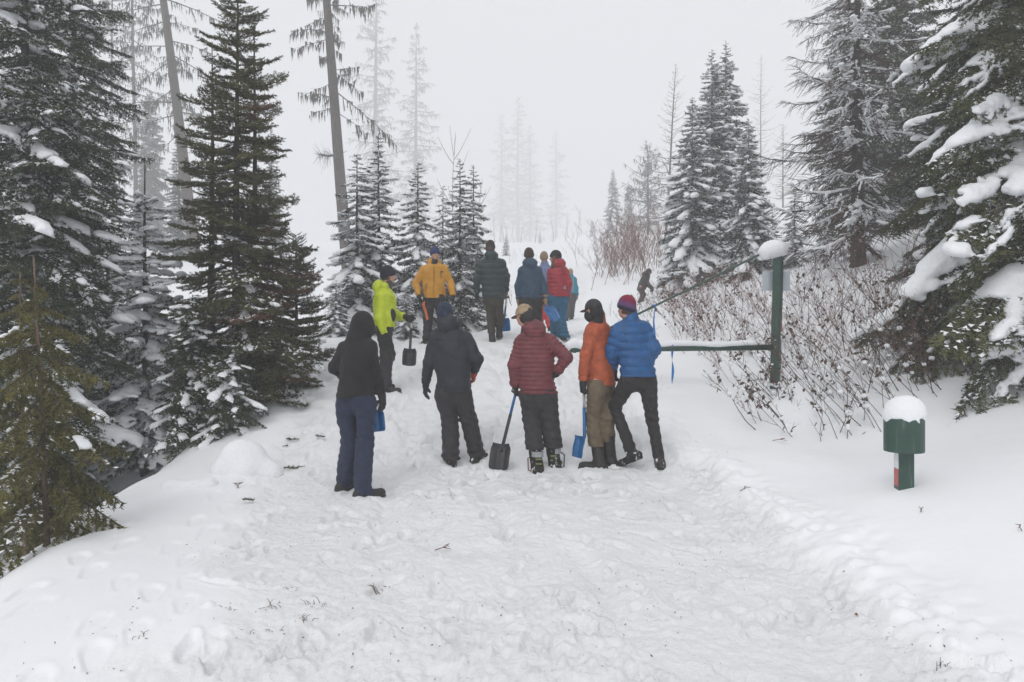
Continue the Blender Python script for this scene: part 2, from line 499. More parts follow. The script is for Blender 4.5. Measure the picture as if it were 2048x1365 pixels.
def h_base(x, y):
    x = np.atleast_1d(np.asarray(x, float)); y = np.atleast_1d(np.asarray(y, float))
    sh = x.shape; x = x.ravel(); y = y.ravel()
    out = np.zeros(len(x))
    for s in range(0, len(x), 40000):
        X = np.clip(x[s:s + 40000], -32, 32); Y = np.clip(y[s:s + 40000], -6, 62)
        r2 = (X[:, None] - _ctl[None, :, 0])**2 + (Y[:, None] - _ctl[None, :, 1])**2
        out[s:s + 40000] = _phi(r2) @ _w[:-1] + _w[-1]
    # the shoulder breaks off into the ditch on the left
    dl = edge_ditch(y) - x
    drop = 0.42 * smooth01(0.0, 1.1, dl) * (1 - smooth01(11.5, 15, y))
    lip = 0.05 * np.exp(-(dl + .25)**2 / .08) * (1 - smooth01(11, 14, y))
    return (road_z(y) + out - drop + lip).reshape(sh)
def H(x, y): return float(h_base(x, y)[0])
def h_full(x, y): return h_base(x, y) + detail(np.asarray(x, float), np.asarray(y, float))[0]
def ray_ground(px, py, lo=2.5, hi=60):
    ys = np.concatenate([np.arange(lo, 20, .02), np.arange(20, hi, .1)])
    z = CAMZ + (CY - py) / FPX * ys
    g = h_full((px - CX) / FPX * ys, ys)
    k = np.argmax(z < g) if (z < g).any() else len(ys) - 1
    return np.array([(px - CX) / FPX * ys[k], ys[k], g[k]])
def PX(px, py, d): return np.array([(px - CX) / FPX * d, d, CAMZ + (CY - py) / FPX * d])

def detail(x, y):
    near = 1 - smooth01(30, 60, y)
    el, er = edge_l(y), edge_r(y)
    wob = vnoise(x * .9 + 5, y * .9, 3) * .5 + vnoise(x * 3, y * 3, 4) * .22
    road = smooth01(-.28, .22, x - el + wob) * smooth01(-.16, .12, er - x + wob * .6)
    tr = road * near
    z = np.zeros_like(x)
    z += vnoise(x * .45, y * .45, 11) * .10 * near                                    # soft drifts
    z += vnoise(x * 1.3, y * 1.1, 12) * .035 * (1 - road) * near
    z += vnoise(x * 5, y * 5, 22) * .006 * (1 - road)
    u, v = rotn(x, y, .5)
    steep = smooth01(7.2, 9, y) * (1 - smooth01(13.5, 17, y))
    amp = .42 + .85 * steep
    lum = vnoise(u * 2.1, v * 2.1, 13) * .055 + vnoise(x * 4.6 + 9, y * 4.6, 14) * .045 + vnoise(u * 9, v * 9, 15) * .030 + np.abs(vnoise(x * 17, y * 17, 16)) * .030 + vnoise(x * 33, y * 33, 17) * .016 / np.maximum(amp, .4)
    amp = amp * (.85 + .95 * smooth01(-.18, .22, vnoise(x * .8 + 3, y * .55, 41)))
    z += lum * amp * road * near - .05 * road * near
    # berm of kicked snow along the right edge
    e = x - er - wob * .25
    z += (.05 + .075 * vnoise(x * 3, y * 3, 18) + .05 * vnoise(x * 11, y * 11, 19)) * np.exp(-(e - .05)**2 / .10) * near * (1 - smooth01(9, 13, y)) * smooth01(-2, 1, y)
    z += .03 * vnoise(x * 2.3, y * 2.3, 20) * np.exp(-(e - .5)**2 / .2) * near
    # vehicle ruts running up the road
    for off in (-.75, .95):
        c = (el + er) / 2 + off + .12 * np.sin(y * .7 + off)
        z -= .035 * np.exp(-(x - c)**2 / .03) * near * road * (.5 + vnoise(x * 0 + off, y * .8, 21))
    # narrow sled tracks pressed along the road
    for off, wd in ((-.05, .010), (.42, .010), (-1.15, .006), (1.35, .008)):
        c = (el + er) / 2 + off + .10 * np.sin(y * .55 + off * 3)
        z -= .045 * np.exp(-(x - c)**2 / wd) * near * road * smooth01(-.15, .2, vnoise(x * 0 + off * 7, y * .6, 31))
    return z, tr

def build_terrain():
    ys = [-40, -25, -15, -9, -6, -4, -2.5, -1.3, -.3, .5, 1.1, 1.6, 2.0, 2.25, 2.45]
    y = 2.6
    while y < 420:
        ys.append(y)
        if y < 8: y += .023
        elif y < 15.5: y += .036
        elif y < 30: y += .12
        else: y *= 1.03
    ys = np.array(ys)
    nu = 600
    lin = np.linspace(-1, 1, nu)
    half = np.maximum(2.9, .74 * ys + .55)
    ext = 1.0 + np.array([.03, .08, .16, .3, .5, .8, 1.3, 2.2, 4])
    u = np.concatenate([-ext[::-1], lin, ext])
    X = half[:, None] * u[None, :]
    far = np.array([6, 14, 30, 60, 110.])
    xl = X[:, :1] - far[::-1][None]; xr = X[:, -1:] + far[None]
    X = np.concatenate([xl, X, xr], 1)
    Y = np.repeat(ys[:, None], X.shape[1], 1)
    # stagger rows a little so the grid never reads as lines
    Z = h_base(X, Y)
    D, TR = detail(X, Y)
    Z = Z + D
    # footprints trodden into road, shoulder trail and the step of each person
    r = np.random.default_rng(5)
    prints = []
    for k in range(430):
        yy = 2.7 + 13.5 * r.random()**1.1
        xx = r.uniform(float(edge_l(yy)) - .1, float(edge_r(yy)) + .12)
        prints.append((xx, yy, r.normal(0, .6) + (math.pi if r.random() < .4 else 0), r.uniform(.016, .045) * (1.2 if yy > 7.5 else .85), 1.0))
    for (sx, sy, ex, ey, n) in ((-2.1, 3.2, -3.0, 8.8, 15), (-1.75, 3.0, -2.55, 8.0, 13), (2.35, 6.5, 2.1, 9.5, 6), (-2.6, 3.0, -3.1, 6.2, 9)):
        for k in range(n):
            t = (k + .5) / n
            prints.append((sx + (ex - sx) * t + (.09 if k % 2 else -.09) + r.normal(0, .03), sy + (ey - sy) * t + r.normal(0, .05), math.atan2(ex - sx, ey - sy) + r.normal(0, .15), r.uniform(.007, .015), 1.1))
    for k in range(140):                                                              # clods thrown on the slope
        yy = r.uniform(3, 13); side = r.random() < .5
        xx = float(edge_r(yy)) + r.normal(0, .16) if side else r.uniform(float(edge_l(yy)), float(edge_r(yy)))
        prints.append((xx, yy, r.uniform(0, 3), -r.uniform(.01, .035), r.uniform(.18, .42)))
    for (fx, fy, a, dep, s) in prints:
        i0, i1 = np.searchsorted(ys, fy - .35), np.searchsorted(ys, fy + .35)
        if i1 <= i0: continue
        row = X[(i0 + i1) // 2]
        j0, j1 = np.searchsorted(row, fx - .38), np.searchsorted(row, fx + .38)
        sx = X[i0:i1, j0:j1] - fx; sy = Y[i0:i1, j0:j1] - fy
        lx = sx * math.cos(a) - sy * math.sin(a); ly = sx * math.sin(a) + sy * math.cos(a)
        w = (.052 + .012 * np.sin(ly * 14)) * s
        q = np.sqrt((lx / w)**2 + (ly / (.145 * s))**2)
        if dep > 0:
            Z[i0:i1, j0:j1] += -dep * (1 - smooth01(.82, 1.1, q)) * (1 + .16 * np.sin(ly * 150)) + dep * .34 * np.exp(-(q - 1.35)**2 / .05)
        else:
            q = np.sqrt((lx / (.11 * s))**2 + (ly / (.15 * s))**2)
            Z[i0:i1, j0:j1] += -dep * np.sqrt(np.clip(1 - q * q, 0, 1))
    n0, n1 = X.shape
    idx = np.arange(n0 * n1).reshape(n0, n1)
    F = np.stack([idx[:-1, :-1], idx[:-1, 1:], idx[1:, 1:], idx[1:, :-1]], -1).reshape(-1, 4)
    me = mesh('snowy_ground', np.stack([X, Y, Z], -1).reshape(-1, 3), F, M['snow'])
    at = me.attributes.new('trampled', 'FLOAT', 'POINT')
    at.data.foreach_set('value', TR.ravel().astype(np.float32))
    o = obj('snowy_ground', me)
    tag(o, 'snow covered track and banks climbing into the fog', kind='structure')
build_terrain()

# fog: one even box of air
def build_haze():
    m = bpy.data.materials.new('haze'); m.use_nodes = True
    t = m.node_tree; t.nodes.clear()
    o = t.nodes.new('ShaderNodeOutputMaterial')
    v = t.nodes.new('ShaderNodeVolumePrincipled')
    v.inputs['Color'].default_value = (0.95, 0.955, 0.965, 1)
    v.inputs['Density'].default_value = 0.0056
    v.inputs['Anisotropy'].default_value = 0.2
    v.inputs['Density Attribute'].default_value = ''
    t.links.new(v.outputs['Volume'], o.inputs['Volume'])
    m.cycles.homogeneous_volume = True
    V, F = box_vf((0, 200, 61), (320, 255, 66))
    me = mesh('haze', V, F, m, smooth=False)
    tag(obj('haze', me), 'pale even fog filling the forest clearing', kind='stuff')
build_haze()

# ------------------------------------------------------------------ conifer boughs
def fir_segments(r, L, spread=.42, droop=.25, tip=.2, ang=52, hang=.12, ntw=None, sec=True, sweep=0):
    n = 9
    t = np.linspace(0, 1, n)
    ax = np.stack([t * L, L * (r.normal(0, .03) * t * t + .02 * np.sin(t * 5 + r.uniform(0, 6))), -droop * L * t**1.6 + tip * L * t**3.2], 1)
    segs = [(ax[i], ax[i + 1]) for i in range(n - 1)]
    tw = []
    ntw = ntw or max(7, int(L * 13))
    for k, tt in enumerate(np.linspace(.1, .97, ntw)):
        p = np.array([np.interp(tt, t, ax[:, c]) for c in range(3)])
        i = min(int(tt * (n - 1)), n - 2)
        tg = ax[i + 1] - ax[i]; tg /= np.linalg.norm(tg)
        for sd in (-1, 1):
            if r.random() < .08: continue
            l = (L * spread * (1 - tt)**.75 * min(1, tt / .22 + .35) + .05 * L**.5) * r.uniform(.65, 1.15)
            a = math.radians(ang + r.normal(0, 7))
            sidev = np.array([0, sd, 0.])
            d1 = tg * math.cos(a) + sidev * math.sin(a) + np.array([0, 0, r.normal(.05, .1) - hang])
            d1 /= np.linalg.norm(d1)
            d2 = d1 * .9 + tg * .35 + np.array([0, 0, -hang * 1.6]); d2 /= np.linalg.norm(d2)
            q = p + d1 * l * .5; e = q + d2 * l * .5
            segs += [(p, q), (q, e)]; tw.append((p, q, e))
            if sec and l > .09:
                for (b0, b1) in ((p, q), (q, e)):
                    for f in (.35, .8):
                        for s2 in (-1, 1):
                            if r.random() < .25: continue
                            base = b0 + (b1 - b0) * f
                            dd = (b1 - b0) / np.linalg.norm(b1 - b0)
                            perp = np.array([-dd[1], dd[0], 0]) * s2
                            dv = dd * .75 + perp * .7 + np.array([0, 0, -hang * .6 + r.normal(0, .12)])
                            dv /= np.linalg.norm(dv)
                            segs.append((base, base + dv * l * r.uniform(.22, .4)))
    return ax, tw, segs

def needle_tris(r, segs, dens, ln, wd, flat=.55, fwd=.6):
    A = np.array([s[0] for s in segs]); B = np.array([s[1] for s in segs])
    D = B - A; Ls = np.linalg.norm(D, axis=1) + 1e-9
    cnt = np.maximum(2, (Ls * dens + r.random(len(Ls))).astype(int))
    i = np.repeat(np.arange(len(Ls)), cnt)
    f = r.random(len(i))
    P = A[i] + D[i] * f[:, None]
    T = D[i] / Ls[i][:, None]
    Rr = r.normal(size=(len(i), 3)); Rr[:, 2] *= flat
    Rr -= (Rr * T).sum(1, keepdims=True) * T
    Rr /= np.linalg.norm(Rr, axis=1, keepdims=True) + 1e-9
    dv = T * fwd + Rr * (1 - fwd * .3)
    dv /= np.linalg.norm(dv, axis=1, keepdims=True)
    W = np.cross(dv, r.normal(size=(len(i), 3))); W /= np.linalg.norm(W, axis=1, keepdims=True) + 1e-9
    l = ln * r.uniform(.7, 1.25, len(i))[:, None]
    V = np.stack([P - W * wd * .5 - T * .2 * wd, P + W * wd * .5, P + dv * l], 1).reshape(-1, 3)
    return V, np.arange(len(V)).reshape(-1, 3)

def snow_blobs(r, ax, tw, L, cover, rad, vox, twig_share=.6, axis_lo=.15, flake=60, fsize=.022):
    pts = []; rr = []
    ph = r.uniform(0, 6, 3)
    def keep(p): return (np.sin(p[0] * 8 / max(L, .5) * 1.3 + ph[0]) + np.sin(p[0] * 17 / max(L, .5) + p[1] * 13 + ph[1]) + np.sin(p[1] * 19 / max(L, .5) + ph[2])) / 3 * .75 + .5 < cover
    n = max(6, int(L / (rad * .8)))
    for t in np.linspace(axis_lo, 1.0, n):
        p = np.array([np.interp(t, np.linspace(0, 1, len(ax)), ax[:, c]) for c in range(3)])
        if keep(p): pts.append(p); rr.append(rad * r.uniform(.75, 1.25))
    for (p, q, e) in tw:
        if r.random() > twig_share: continue
        l = np.linalg.norm(q - p) + np.linalg.norm(e - q)
        m = max(2, int(l / (rad * .9)))
        for t in np.linspace(.1, 1.0, m):
            s = p + (q - p) * min(1, t * 2) + (e - q) * max(0, t * 2 - 1)
            if keep(s): pts.append(s); rr.append(rad * r.uniform(.55, 1.0) * (1.0 - .35 * t))
    if len(pts) < 3: return None
    C = np.array(pts); Rr = np.array(rr)
    C[:, 2] += Rr * .3
    def f(P):
        out = np.zeros(len(P))
        for s in range(0, len(P), 6000):
            Q = P[s:s + 6000]
            d = Q[:, None, :] - C[None]
            q2 = (d[..., 0]**2 + d[..., 1]**2 + (d[..., 2] * 1.75)**2) / (Rr * Rr)[None]
            out[s:s + 6000] = np.exp(-1.1 * q2).sum(1)
        nz = sinnoise(P, .6 / rad, 3) * .3 + sinnoise(P, 1.5 / rad, 5) * .5 + sinnoise(P, 3.4 / rad, 4) * .34
        return (-np.log(out + 1e-9) + math.log(.29) + nz) * rad * .55
    V, F = nets(f, C.min(0) - rad * 1.5, C.max(0) + rad * 1.5, vox, margin=1.9)
    if not len(F): return None
    # ragged crust: small flakes caught between the needles beside the lumps
    sp = [s for (p, q, e) in tw for s in ((p, q), (q, e))] + [(ax[i], ax[i + 1]) for i in range(len(ax) - 1)]
    A = np.array([s[0] for s in sp]); B = np.array([s[1] for s in sp])
    ln = np.linalg.norm(B - A, axis=1)
    cnt = (ln * flake + r.random(len(ln))).astype(int)
    i = np.repeat(np.arange(len(ln)), cnt)
    if len(i):
        Pf = A[i] + (B[i] - A[i]) * r.random(len(i))[:, None]
        Pf = Pf[np.array([keep(p) or r.random() < .22 for p in Pf])]
        sz = fsize * r.uniform(.5, 1.3, len(Pf))[:, None]
        Pf = Pf + r.normal(size=Pf.shape) * [fsize * .6, fsize * .6, fsize * .25] + [0, 0, .012]
        a = r.uniform(0, 6.28, len(Pf)); til = r.normal(0, .35, (len(Pf), 2))
        def arm(da): 
            u, v = np.cos(a + da), np.sin(a + da)
            return np.stack([u, v, til[:, 0] * u + til[:, 1] * v], 1) * sz
        FV = np.stack([Pf + arm(0), Pf + arm(1.9), Pf + arm(3.7) * .8, Pf + [0, 0, .35 * fsize]], 1).reshape(-1, 3)
        b = np.arange(len(Pf))[:, None] * 4
        FF = np.concatenate([b + [0, 1, 3], b + [1, 2, 3], b + [2, 0, 3]])
        return np.concatenate([V, FV]), [F, FF + len(V)]
    return V, [F]

BOUGH = {}
def make_bough(key, seed, L, matn, dens, ln, wd, heavy=.75, light=.35, rad=.05, vox=.03, **kw):
    r = np.random.default_rng(seed)
    ax, tw, segs = fir_segments(r, L, **kw)
    m = Mesher()
    V, F = needle_tris(r, segs, dens, ln, wd)
    m.add(V, F, 0)
    V, F = batch_tubes(ax[None], np.linspace(.011 * L + .003, .003, len(ax))[None], 4); m.add(V, F, 1)
    P = np.array([np.stack(t) for t in tw]); V, F = batch_tubes(P, np.repeat([[.005, .0035, .002]], len(P), 0), 3); m.add(V, F, 1)
    me = m.build('bough', [M[matn], M['bark']], smooth=False)
    sn = []
    for cover, ts, sr in ((heavy, .9, rad * 1.2), (light, .75, rad * .72)):
        g = snow_blobs(r, ax, tw, L, cover, sr, vox * .85 if sr > rad else vox * .7, twig_share=ts)
        sn.append(mesh('snow', g[0], g[1], M['load']) if g else None)
    BOUGH.setdefault(key, []).append((L, me, sn[0], sn[1]))

# near firs: three size classes, each three shapes
for i, L in enumerate((.55, .55, 1.05, 1.05, 1.05, 1.8, 1.8, 1.8)):
    make_bough('fir', 20 + i, L, 'fir', 150 if L < 1.5 else 120, .038, .011, rad=.032 + .015 * L, vox=.022 + .006 * L, droop=.28, tip=.1, hang=.16, heavy=.62, light=.3)
for i, L in enumerate((.5, .5, 1.0, 1.0, 1.0)):
    make_bough('spruce', 40 + i, L, 'fir_bare', 190, .036, .010, rad=.03 + .012 * L, vox=.022 + .006 * L, droop=.12, tip=.2, hang=.0, ang=46, spread=.36, heavy=.5, light=.18)
for i, L in enumerate((1.4, 1.4, 2.3, 2.3, 2.3)):
    make_bough('olive', 60 + i, L, 'fir_olive', 135, .045, .012, rad=.052 + .010 * L, vox=.03 + .004 * L, droop=.42, tip=.12, hang=.34, spread=.36, heavy=.54, light=.36)
for i, L in enumerate((.5, .95, .95)):
    make_bough('cedar', 80 + i, L, 'cedar', 210, .040, .012, rad=.035, vox=.024, droop=.5, tip=.14, hang=.75, ang=58, spread=.36, heavy=.4, light=.2)
for i, L in enumerate((.5, .5, .9, .9)):
    make_bough('young', 90 + i, L, 'fir_dusted', 130, .040, .012, rad=.045 + .02 * L, vox=.026, droop=.3, tip=.12, hang=.12, spread=.40, heavy=.78, light=.5)

def trunk_mesh(H_, r0, lean=(0, 0), m='bark', S=9, r1=.006, seed=0):
    n = 12
    t = np.linspace(0, 1, n)
    r = np.random.default_rng(seed)
    P = np.stack([lean[0] * t + .012 * H_ * np.sin(t * 4 + seed) * t * (1 - t), lean[1] * t, -.35 + (H_ + .35) * t], 1)
    R = r0 * (1 - t)**1.05 + r1
    R[0] *= 1.25
    V, F = tube(P, R, S)
    return mesh('trunk', V, F, M[m])

def near_conifer(name, label, cat, group, x, y, H_, Rm, kind, n, seed, snow=(.2, .5), prof=.8, clear=.05, pitch=(-18, 22), lean=(0, 0), r0=None, m='bark', dead=0.0, dead_side=None, arms=True, zoff=0.0, topgap=0.0, az_bias=None, lo_r=.75, texp=.92, bald=0.0, low_light=False):
    r = np.random.default_rng(seed)
    z0 = H(x, y) + zoff
    root = empty(name, (x, y, z0))
    tag(root, label, cat, group)
    obj('trunk', trunk_mesh(H_, r0 or H_ * .011 + .012, lean, m, seed=seed), root)
    lib = BOUGH[kind]
    for k in range(n):
        t = clear + (1 - clear - topgap) * ((k + r.random() * .8) / n)**texp
        Lw = (Rm * (1 - t)**prof + .10) * r.uniform(.72, 1.12)
        if t < .12: Lw *= lo_r + (1 - lo_r) * t / .12
        az = k * 2.39996 + r.normal(0, .35)
        p = math.radians(pitch[0] + (pitch[1] - pitch[0]) * t**1.5 + r.normal(0, 5))
        best = sorted(range(len(lib)), key=lambda i: abs(math.log(lib[i][0] / Lw)) + r.random() * .35)[0]
        L0, me, sh, sl = lib[best]
        s = Lw / L0
        o = obj('bough', me, root)
        o.location = (lean[0] * t, lean[1] * t, H_ * t)
        o.rotation_euler = (r.normal(0, .3), -p, az)
        o.scale = (s, s * r.uniform(.9, 1.15), s)
        if dead:
            ca = math.cos(az - dead_side) if dead_side is not None else 1
            if ca > .1 and r.random() < dead and .1 < t < .75:
                o.material_slots[0].link = 'OBJECT'; o.material_slots[0].material = M['fir_dead']
        q = r.random()
        sm = sh if q < snow[0] else (sl if q < snow[0] + snow[1] else None)
        if low_light and t < .37 and sm is sh: sm = sl
        if sm is not None and r.random() > bald * smooth01(.15, .5, t):
            so = tag(obj('snow', sm, o), kind='stuff')
    return root

def TX(px, d): return (px - CX) / FPX * d
def tree_at(px, d, top):
    x = TX(px, d); z = H(x, d)
    return x, d, CAMZ + (CY - top) / FPX * d - z

G_L = 'evergreens crowding the left side of the track'
def NC(px, d, top, Rpx, **kw):
    x, y, h = tree_at(px, d, top)
    return near_conifer(kw.pop('name', 'fir_tree'), kw.pop('label'), kw.pop('cat', 'tree'), kw.pop('group', None), x, y, h, Rpx / FPX * d, kw.pop('kind', 'fir'), kw.pop('n'), kw.pop('seed'), **kw)

NC(52, 9.2, -420, 250, n=235, seed=1, label='tall dark fir at the left edge, heaped with snow pads', group=G_L, snow=(.2, .62), prof=.62, clear=.03, pitch=(-22, 10))
NC(150, 12.6, -240, 180, n=190, seed=2, label='dark narrow fir behind the snow-padded fir at left, little snow', group=G_L, snow=(.03, .35), prof=.55, pitch=(-14, 14))
NC(475, 10.3, -45, 172, kind='spruce', n=185, texp=1.25, bald=.85, seed=3, label='tall pointed fir with rusty dead boughs on one side', group=G_L, snow=(.08, .4), prof=.58, clear=.04, pitch=(-24, 18), dead=.14, dead_side=-.3)
NC(424, 10.8, 92, 85, kind='spruce', bald=.8, n=66, seed=4, label='slim fir leader hugging the pointed fir with rusty boughs', group=G_L, snow=(.05, .2), prof=.9, pitch=(-14, 20))
NC(508, 10.9, 45, 100, kind='spruce', bald=.8, n=72, seed=5, label='slim fir with brown needles just behind the pointed fir', group=G_L, snow=(.05, .25), prof=.9, pitch=(-14, 20), dead=.2)
NC(592, 11.6, 470, 85, kind='spruce', n=80, seed=6, label='small upswept fir beside the track edge, right of the rusty fir', group=G_L, snow=(.05, .2), prof=.7, pitch=(0, 30), dead=.12)
NC(290, 10.3, 318, 125, kind='young', n=84, seed=7, label='young fir with bare spike top and snow paws on each bough', group=G_L, snow=(.68, .3), prof=.75, pitch=(-16, 24), topgap=.12)
NC(215, 10.9, 500, 120, n=70, seed=8, label='short fir filling the gap left of the spike-topped young fir', group=G_L, snow=(.3, .45), prof=.7, pitch=(-20, 12))
NC(385, 9.7, 590, 95, n=75, seed=9, label='bushy low fir in front of the pointed fir with large snow pads', group=G_L, snow=(.28, .45), prof=.6, pitch=(-24, 10))
NC(462, 9.45, 690, 80, n=55, seed=10, label='low dark fir at the foot of the pointed fir above the snow lump', group=G_L, snow=(.3, .4), prof=.55, pitch=(-24, 8))
NC(98, 5.9, 515, 200, name='cedar_tree', cat='tree', kind='cedar', n=34, seed=12, label='olive green cedar with thin brown trunk leaning over the bank', group=G_L, snow=(.03, .25), prof=.7, clear=.10, pitch=(-18, 6), lo_r=.5, m='cedar_bark', r0=.024, lean=(-.12, 0), topgap=.06)
NC(52, 6.4, 545, 90, name='cedar_tree', cat='tree', kind='cedar', n=36, seed=13, label='thinner cedar sapling standing behind the olive green cedar', group=G_L, snow=(.1, .2), prof=.7, pitch=(-14, 8), m='cedar_bark', r0=.016, lean=(-.05, 0), topgap=.06)

# right: the big snow-hung fir, its trunk just outside the frame
NC(2190, 8.9, -420, 570, kind='olive', low_light=True, n=230, seed=14, label='huge fir at the right edge hung with thick snow slabs', group='evergreens on the right bank', snow=(.46, .42), prof=.36, clear=.20, pitch=(-32, -8), r0=.24)
NC(1985, 12.2, -160, 230, n=170, seed=15, label='dark fir standing behind the huge snow-slabbed fir', group='evergreens on the right bank', snow=(.1, .4), prof=.6, pitch=(-18, 10))

# ------------------------------------------------------------------ mid-distance trees, one crown mesh each
LOW = {}
def low_bough(key, seed, L, matn, dens, ln, wd, cover, rad, vox, **kw):
    r = np.random.default_rng(seed)
    ax, tw, segs = fir_segments(r, L, **kw)
    V, F = needle_tris(r, segs, dens, ln, wd)
    g = snow_blobs(r, ax, tw, L, cover, rad, vox, flake=22, fsize=.042) if cover else None
    LOW.setdefault(key, []).append((L, V, F, g))
for i in range(4):
    low_bough('snowy', 200 + i, .7, None, 62, .055, .018, .72, .065, .042, droop=.34, tip=.12, hang=.16, sec=True, ntw=8)
    low_bough('dusted', 210 + i, .7, None, 66, .055, .018, .34, .055, .042, droop=.26, tip=.14, hang=.1, sec=True, ntw=8)
    low_bough('dark', 220 + i, .7, None, 66, .06, .02, 0, .05, .05, droop=.25, tip=.12, hang=.12, sec=True, ntw=8)

def rotm(az, p, roll):
    ca, sa = math.cos(az), math.sin(az); cp, sp = math.cos(-p), math.sin(-p); cr, sr = math.cos(roll), math.sin(roll)
    Rz = np.array([[ca, -sa, 0], [sa, ca, 0], [0, 0, 1]]); Ry = np.array([[cp, 0, sp], [0, 1, 0], [-sp, 0, cp]]); Rx = np.array([[1, 0, 0], [0, cr, -sr], [0, sr, cr]])
    return Rz @ Ry @ Rx

def merged_conifer(H_, Rm, n, seed, keys, weights, matn, prof=.8, clear=.03, pitch=(-20, 22), r0=None):
    r = np.random.default_rng(seed)
    cr, sn = Mesher(), Mesher()
    for k in range(n):
        t = clear + (1 - clear) * ((k + r.random() * .8) / n)**.9
        Lw = (Rm * (1 - t)**prof + .07) * r.uniform(.75, 1.12)
        key = keys[int(r.choice(len(keys), p=weights))]
        L0, V, F, g = LOW[key][int(r.integers(4))]
        s = Lw / L0
        R = rotm(k * 2.39996 + r.normal(0, .35), math.radians(pitch[0] + (pitch[1] - pitch[0]) * t**1.5 + r.normal(0, 6)), r.normal(0, .15))
        o = np.array([0, 0, H_ * t])
        cr.add((V * s) @ R.T + o, F)
        if g is not None: sn.add((g[0] * s) @ R.T + o, g[1])
    me = {'crown': cr.build('crown', [M[matn]], smooth=False), 'trunk': trunk_mesh(H_, r0 or H_ * .013 + .01, seed=seed, S=7)}
    if sn.n: me['snow'] = sn.build('snow', [M['load']])
    return me, H_

def place_tree(proto, name, label, px, d, top, group, cat='tree', rot=0.0, wide=1.0, zs=0.0):
    me, H0 = proto
    x, y, h = tree_at(px, d, top)
    root = empty(name, (x, y, H(x, y) + zs)); tag(root, label, cat, group)
    for nm in ('trunk', 'crown', 'snow'):
        if nm in me:
            o = obj(nm, me[nm], root); s = h / H0
            if nm == 'snow': tag(o, kind='stuff')
            o.scale = (s * wide, s * wide, s); o.rotation_euler = (0, 0, rot)
    return root

P_y1 = merged_conifer(3.6, .92, 92, 301, ['snowy', 'dusted'], [.55, .45], 'fir_dusted')
P_y2 = merged_conifer(4.0, .92, 100, 302, ['snowy', 'dusted'], [.4, .6], 'fir_dusted', pitch=(-16, 26))
P_y3 = merged_conifer(3.2, .78, 76, 303, ['snowy', 'dusted'], [.75, .25], 'fir_dusted', pitch=(-26, 16))
P_m1 = merged_conifer(7.0, 1.75, 190, 304, ['snowy', 'dusted'], [.5, .5], 'fir_dusted', prof=.75)
P_m2 = merged_conifer(8.0, 1.8, 200, 305, ['snowy', 'dusted'], [.35, .65], 'fir_dusted', prof=.8)
P_d1 = merged_conifer(9.0, 1.9, 190, 306, ['dark', 'dusted'], [.7, .3], 'fir', prof=.6)
P_d2 = merged_conifer(9.0, 1.6, 150, 307, ['dark', 'dusted'], [.8, .2], 'fir', prof=.7)

G_C = 'young snowy firs behind the walkers'
place_tree(P_y2, 'young_fir', 'taller twin of two snowy young firs left of the lime jacket', 757, 16.4, 268, G_C, rot=.4, wide=1.0)
place_tree(P_y1, 'young_fir', 'snowy young fir with twin spike tops beside the old larch trunk', 714, 15.6, 308, G_C, rot=1.7, wide=1.05)
place_tree(P_y3, 'young_fir', 'low snow-laden fir at the foot of the old larch trunk', 672, 14.6, 560, G_C, rot=2.0, wide=1.5)
place_tree(P_y1, 'young_fir', 'snowy young fir with sparse crossed top behind the yellow jacket', 836, 16.2, 325, G_C, rot=3.0, wide=.95)
place_tree(P_y3, 'young_fir', 'slim snowy fir spike between two wider young firs', 886, 17.6, 372, G_C, rot=.9, wide=.75)
place_tree(P_y2, 'young_fir', 'full snowy fir just left of the dark green jacket', 920, 16.6, 318, G_C, rot=4.2, wide=.9)
place_tree(P_y1, 'young_fir', 'snowy fir half behind the dark green jacket', 947, 17.3, 330, G_C, rot=5.2, wide=.85)
place_tree(P_y3, 'young_fir', 'small snow-plastered fir low between lime and yellow jackets', 812, 14.9, 575, G_C, rot=1.2, wide=1.5)
G_R = 'evergreens on the right bank'
place_tree(P_m1, 'fir_tree', 'snow-clad fir in front of the twin-topped firs on the right bank', 1385, 22, 195, G_R, rot=.3, wide=.9)
place_tree(P_m2, 'fir_tree', 'tall fir, left of the twin tops on the right bank', 1424, 25, 100, G_R, rot=1.5, wide=.95)
place_tree(P_m2, 'fir_tree', 'tallest fir, right of the twin tops on the right bank', 1452, 27, 84, G_R, rot=4.0, wide=.95)
place_tree(P_m1, 'fir_tree', 'thickly snowed fir just left of the gate post top', 1497, 19.5, 238, G_R, rot=2.2, wide=.9)
place_tree(P_y3, 'fir_tree', 'small fir smothered in snow behind the gate post cap', 1590, 18.4, 375, G_R, rot=.2, wide=1.25)
place_tree(P_y3, 'fir_tree', 'small snow-smothered fir right of the gate post cap', 1648, 17.4, 430, G_R, rot=3.1, wide=1.2)
place_tree(P_y1, 'fir_tree', 'low snowy fir left of the gate post between two taller firs', 1545, 20.5, 420, G_R, rot=5.0, wide=1.1)
place_tree(P_d1, 'fir_tree', 'dark bare-snow fir towering behind the snowy larch', 1795, 21, -160, G_R, rot=.5, wide=1.15)
place_tree(P_d2, 'fir_tree', 'grey-green fir seen through the snowy larch limbs', 1690, 25, -60, G_R, rot=2.5, wide=1.0)
place_tree(P_d2, 'fir_tree', 'dark fir deep in the bank between larch and huge fir', 1880, 17, 60, G_R, rot=1.0, wide=1.2)
place_tree(P_m1, 'fir_tree', 'pale fogged fir at the bend of the track', 1226, 92, 338, G_R, rot=1.0, wide=.75)
place_tree(P_m2, 'fir_tree', 'shorter pale fir behind the dark bushes at the bend', 1257, 105, 362, G_R, rot=2.0, wide=.7)
place_tree(P_y3, 'young_fir', 'tiny pale fir left of the fogged fir at the bend', 1184, 110, 437, G_R, rot=2.0, wide=.9)
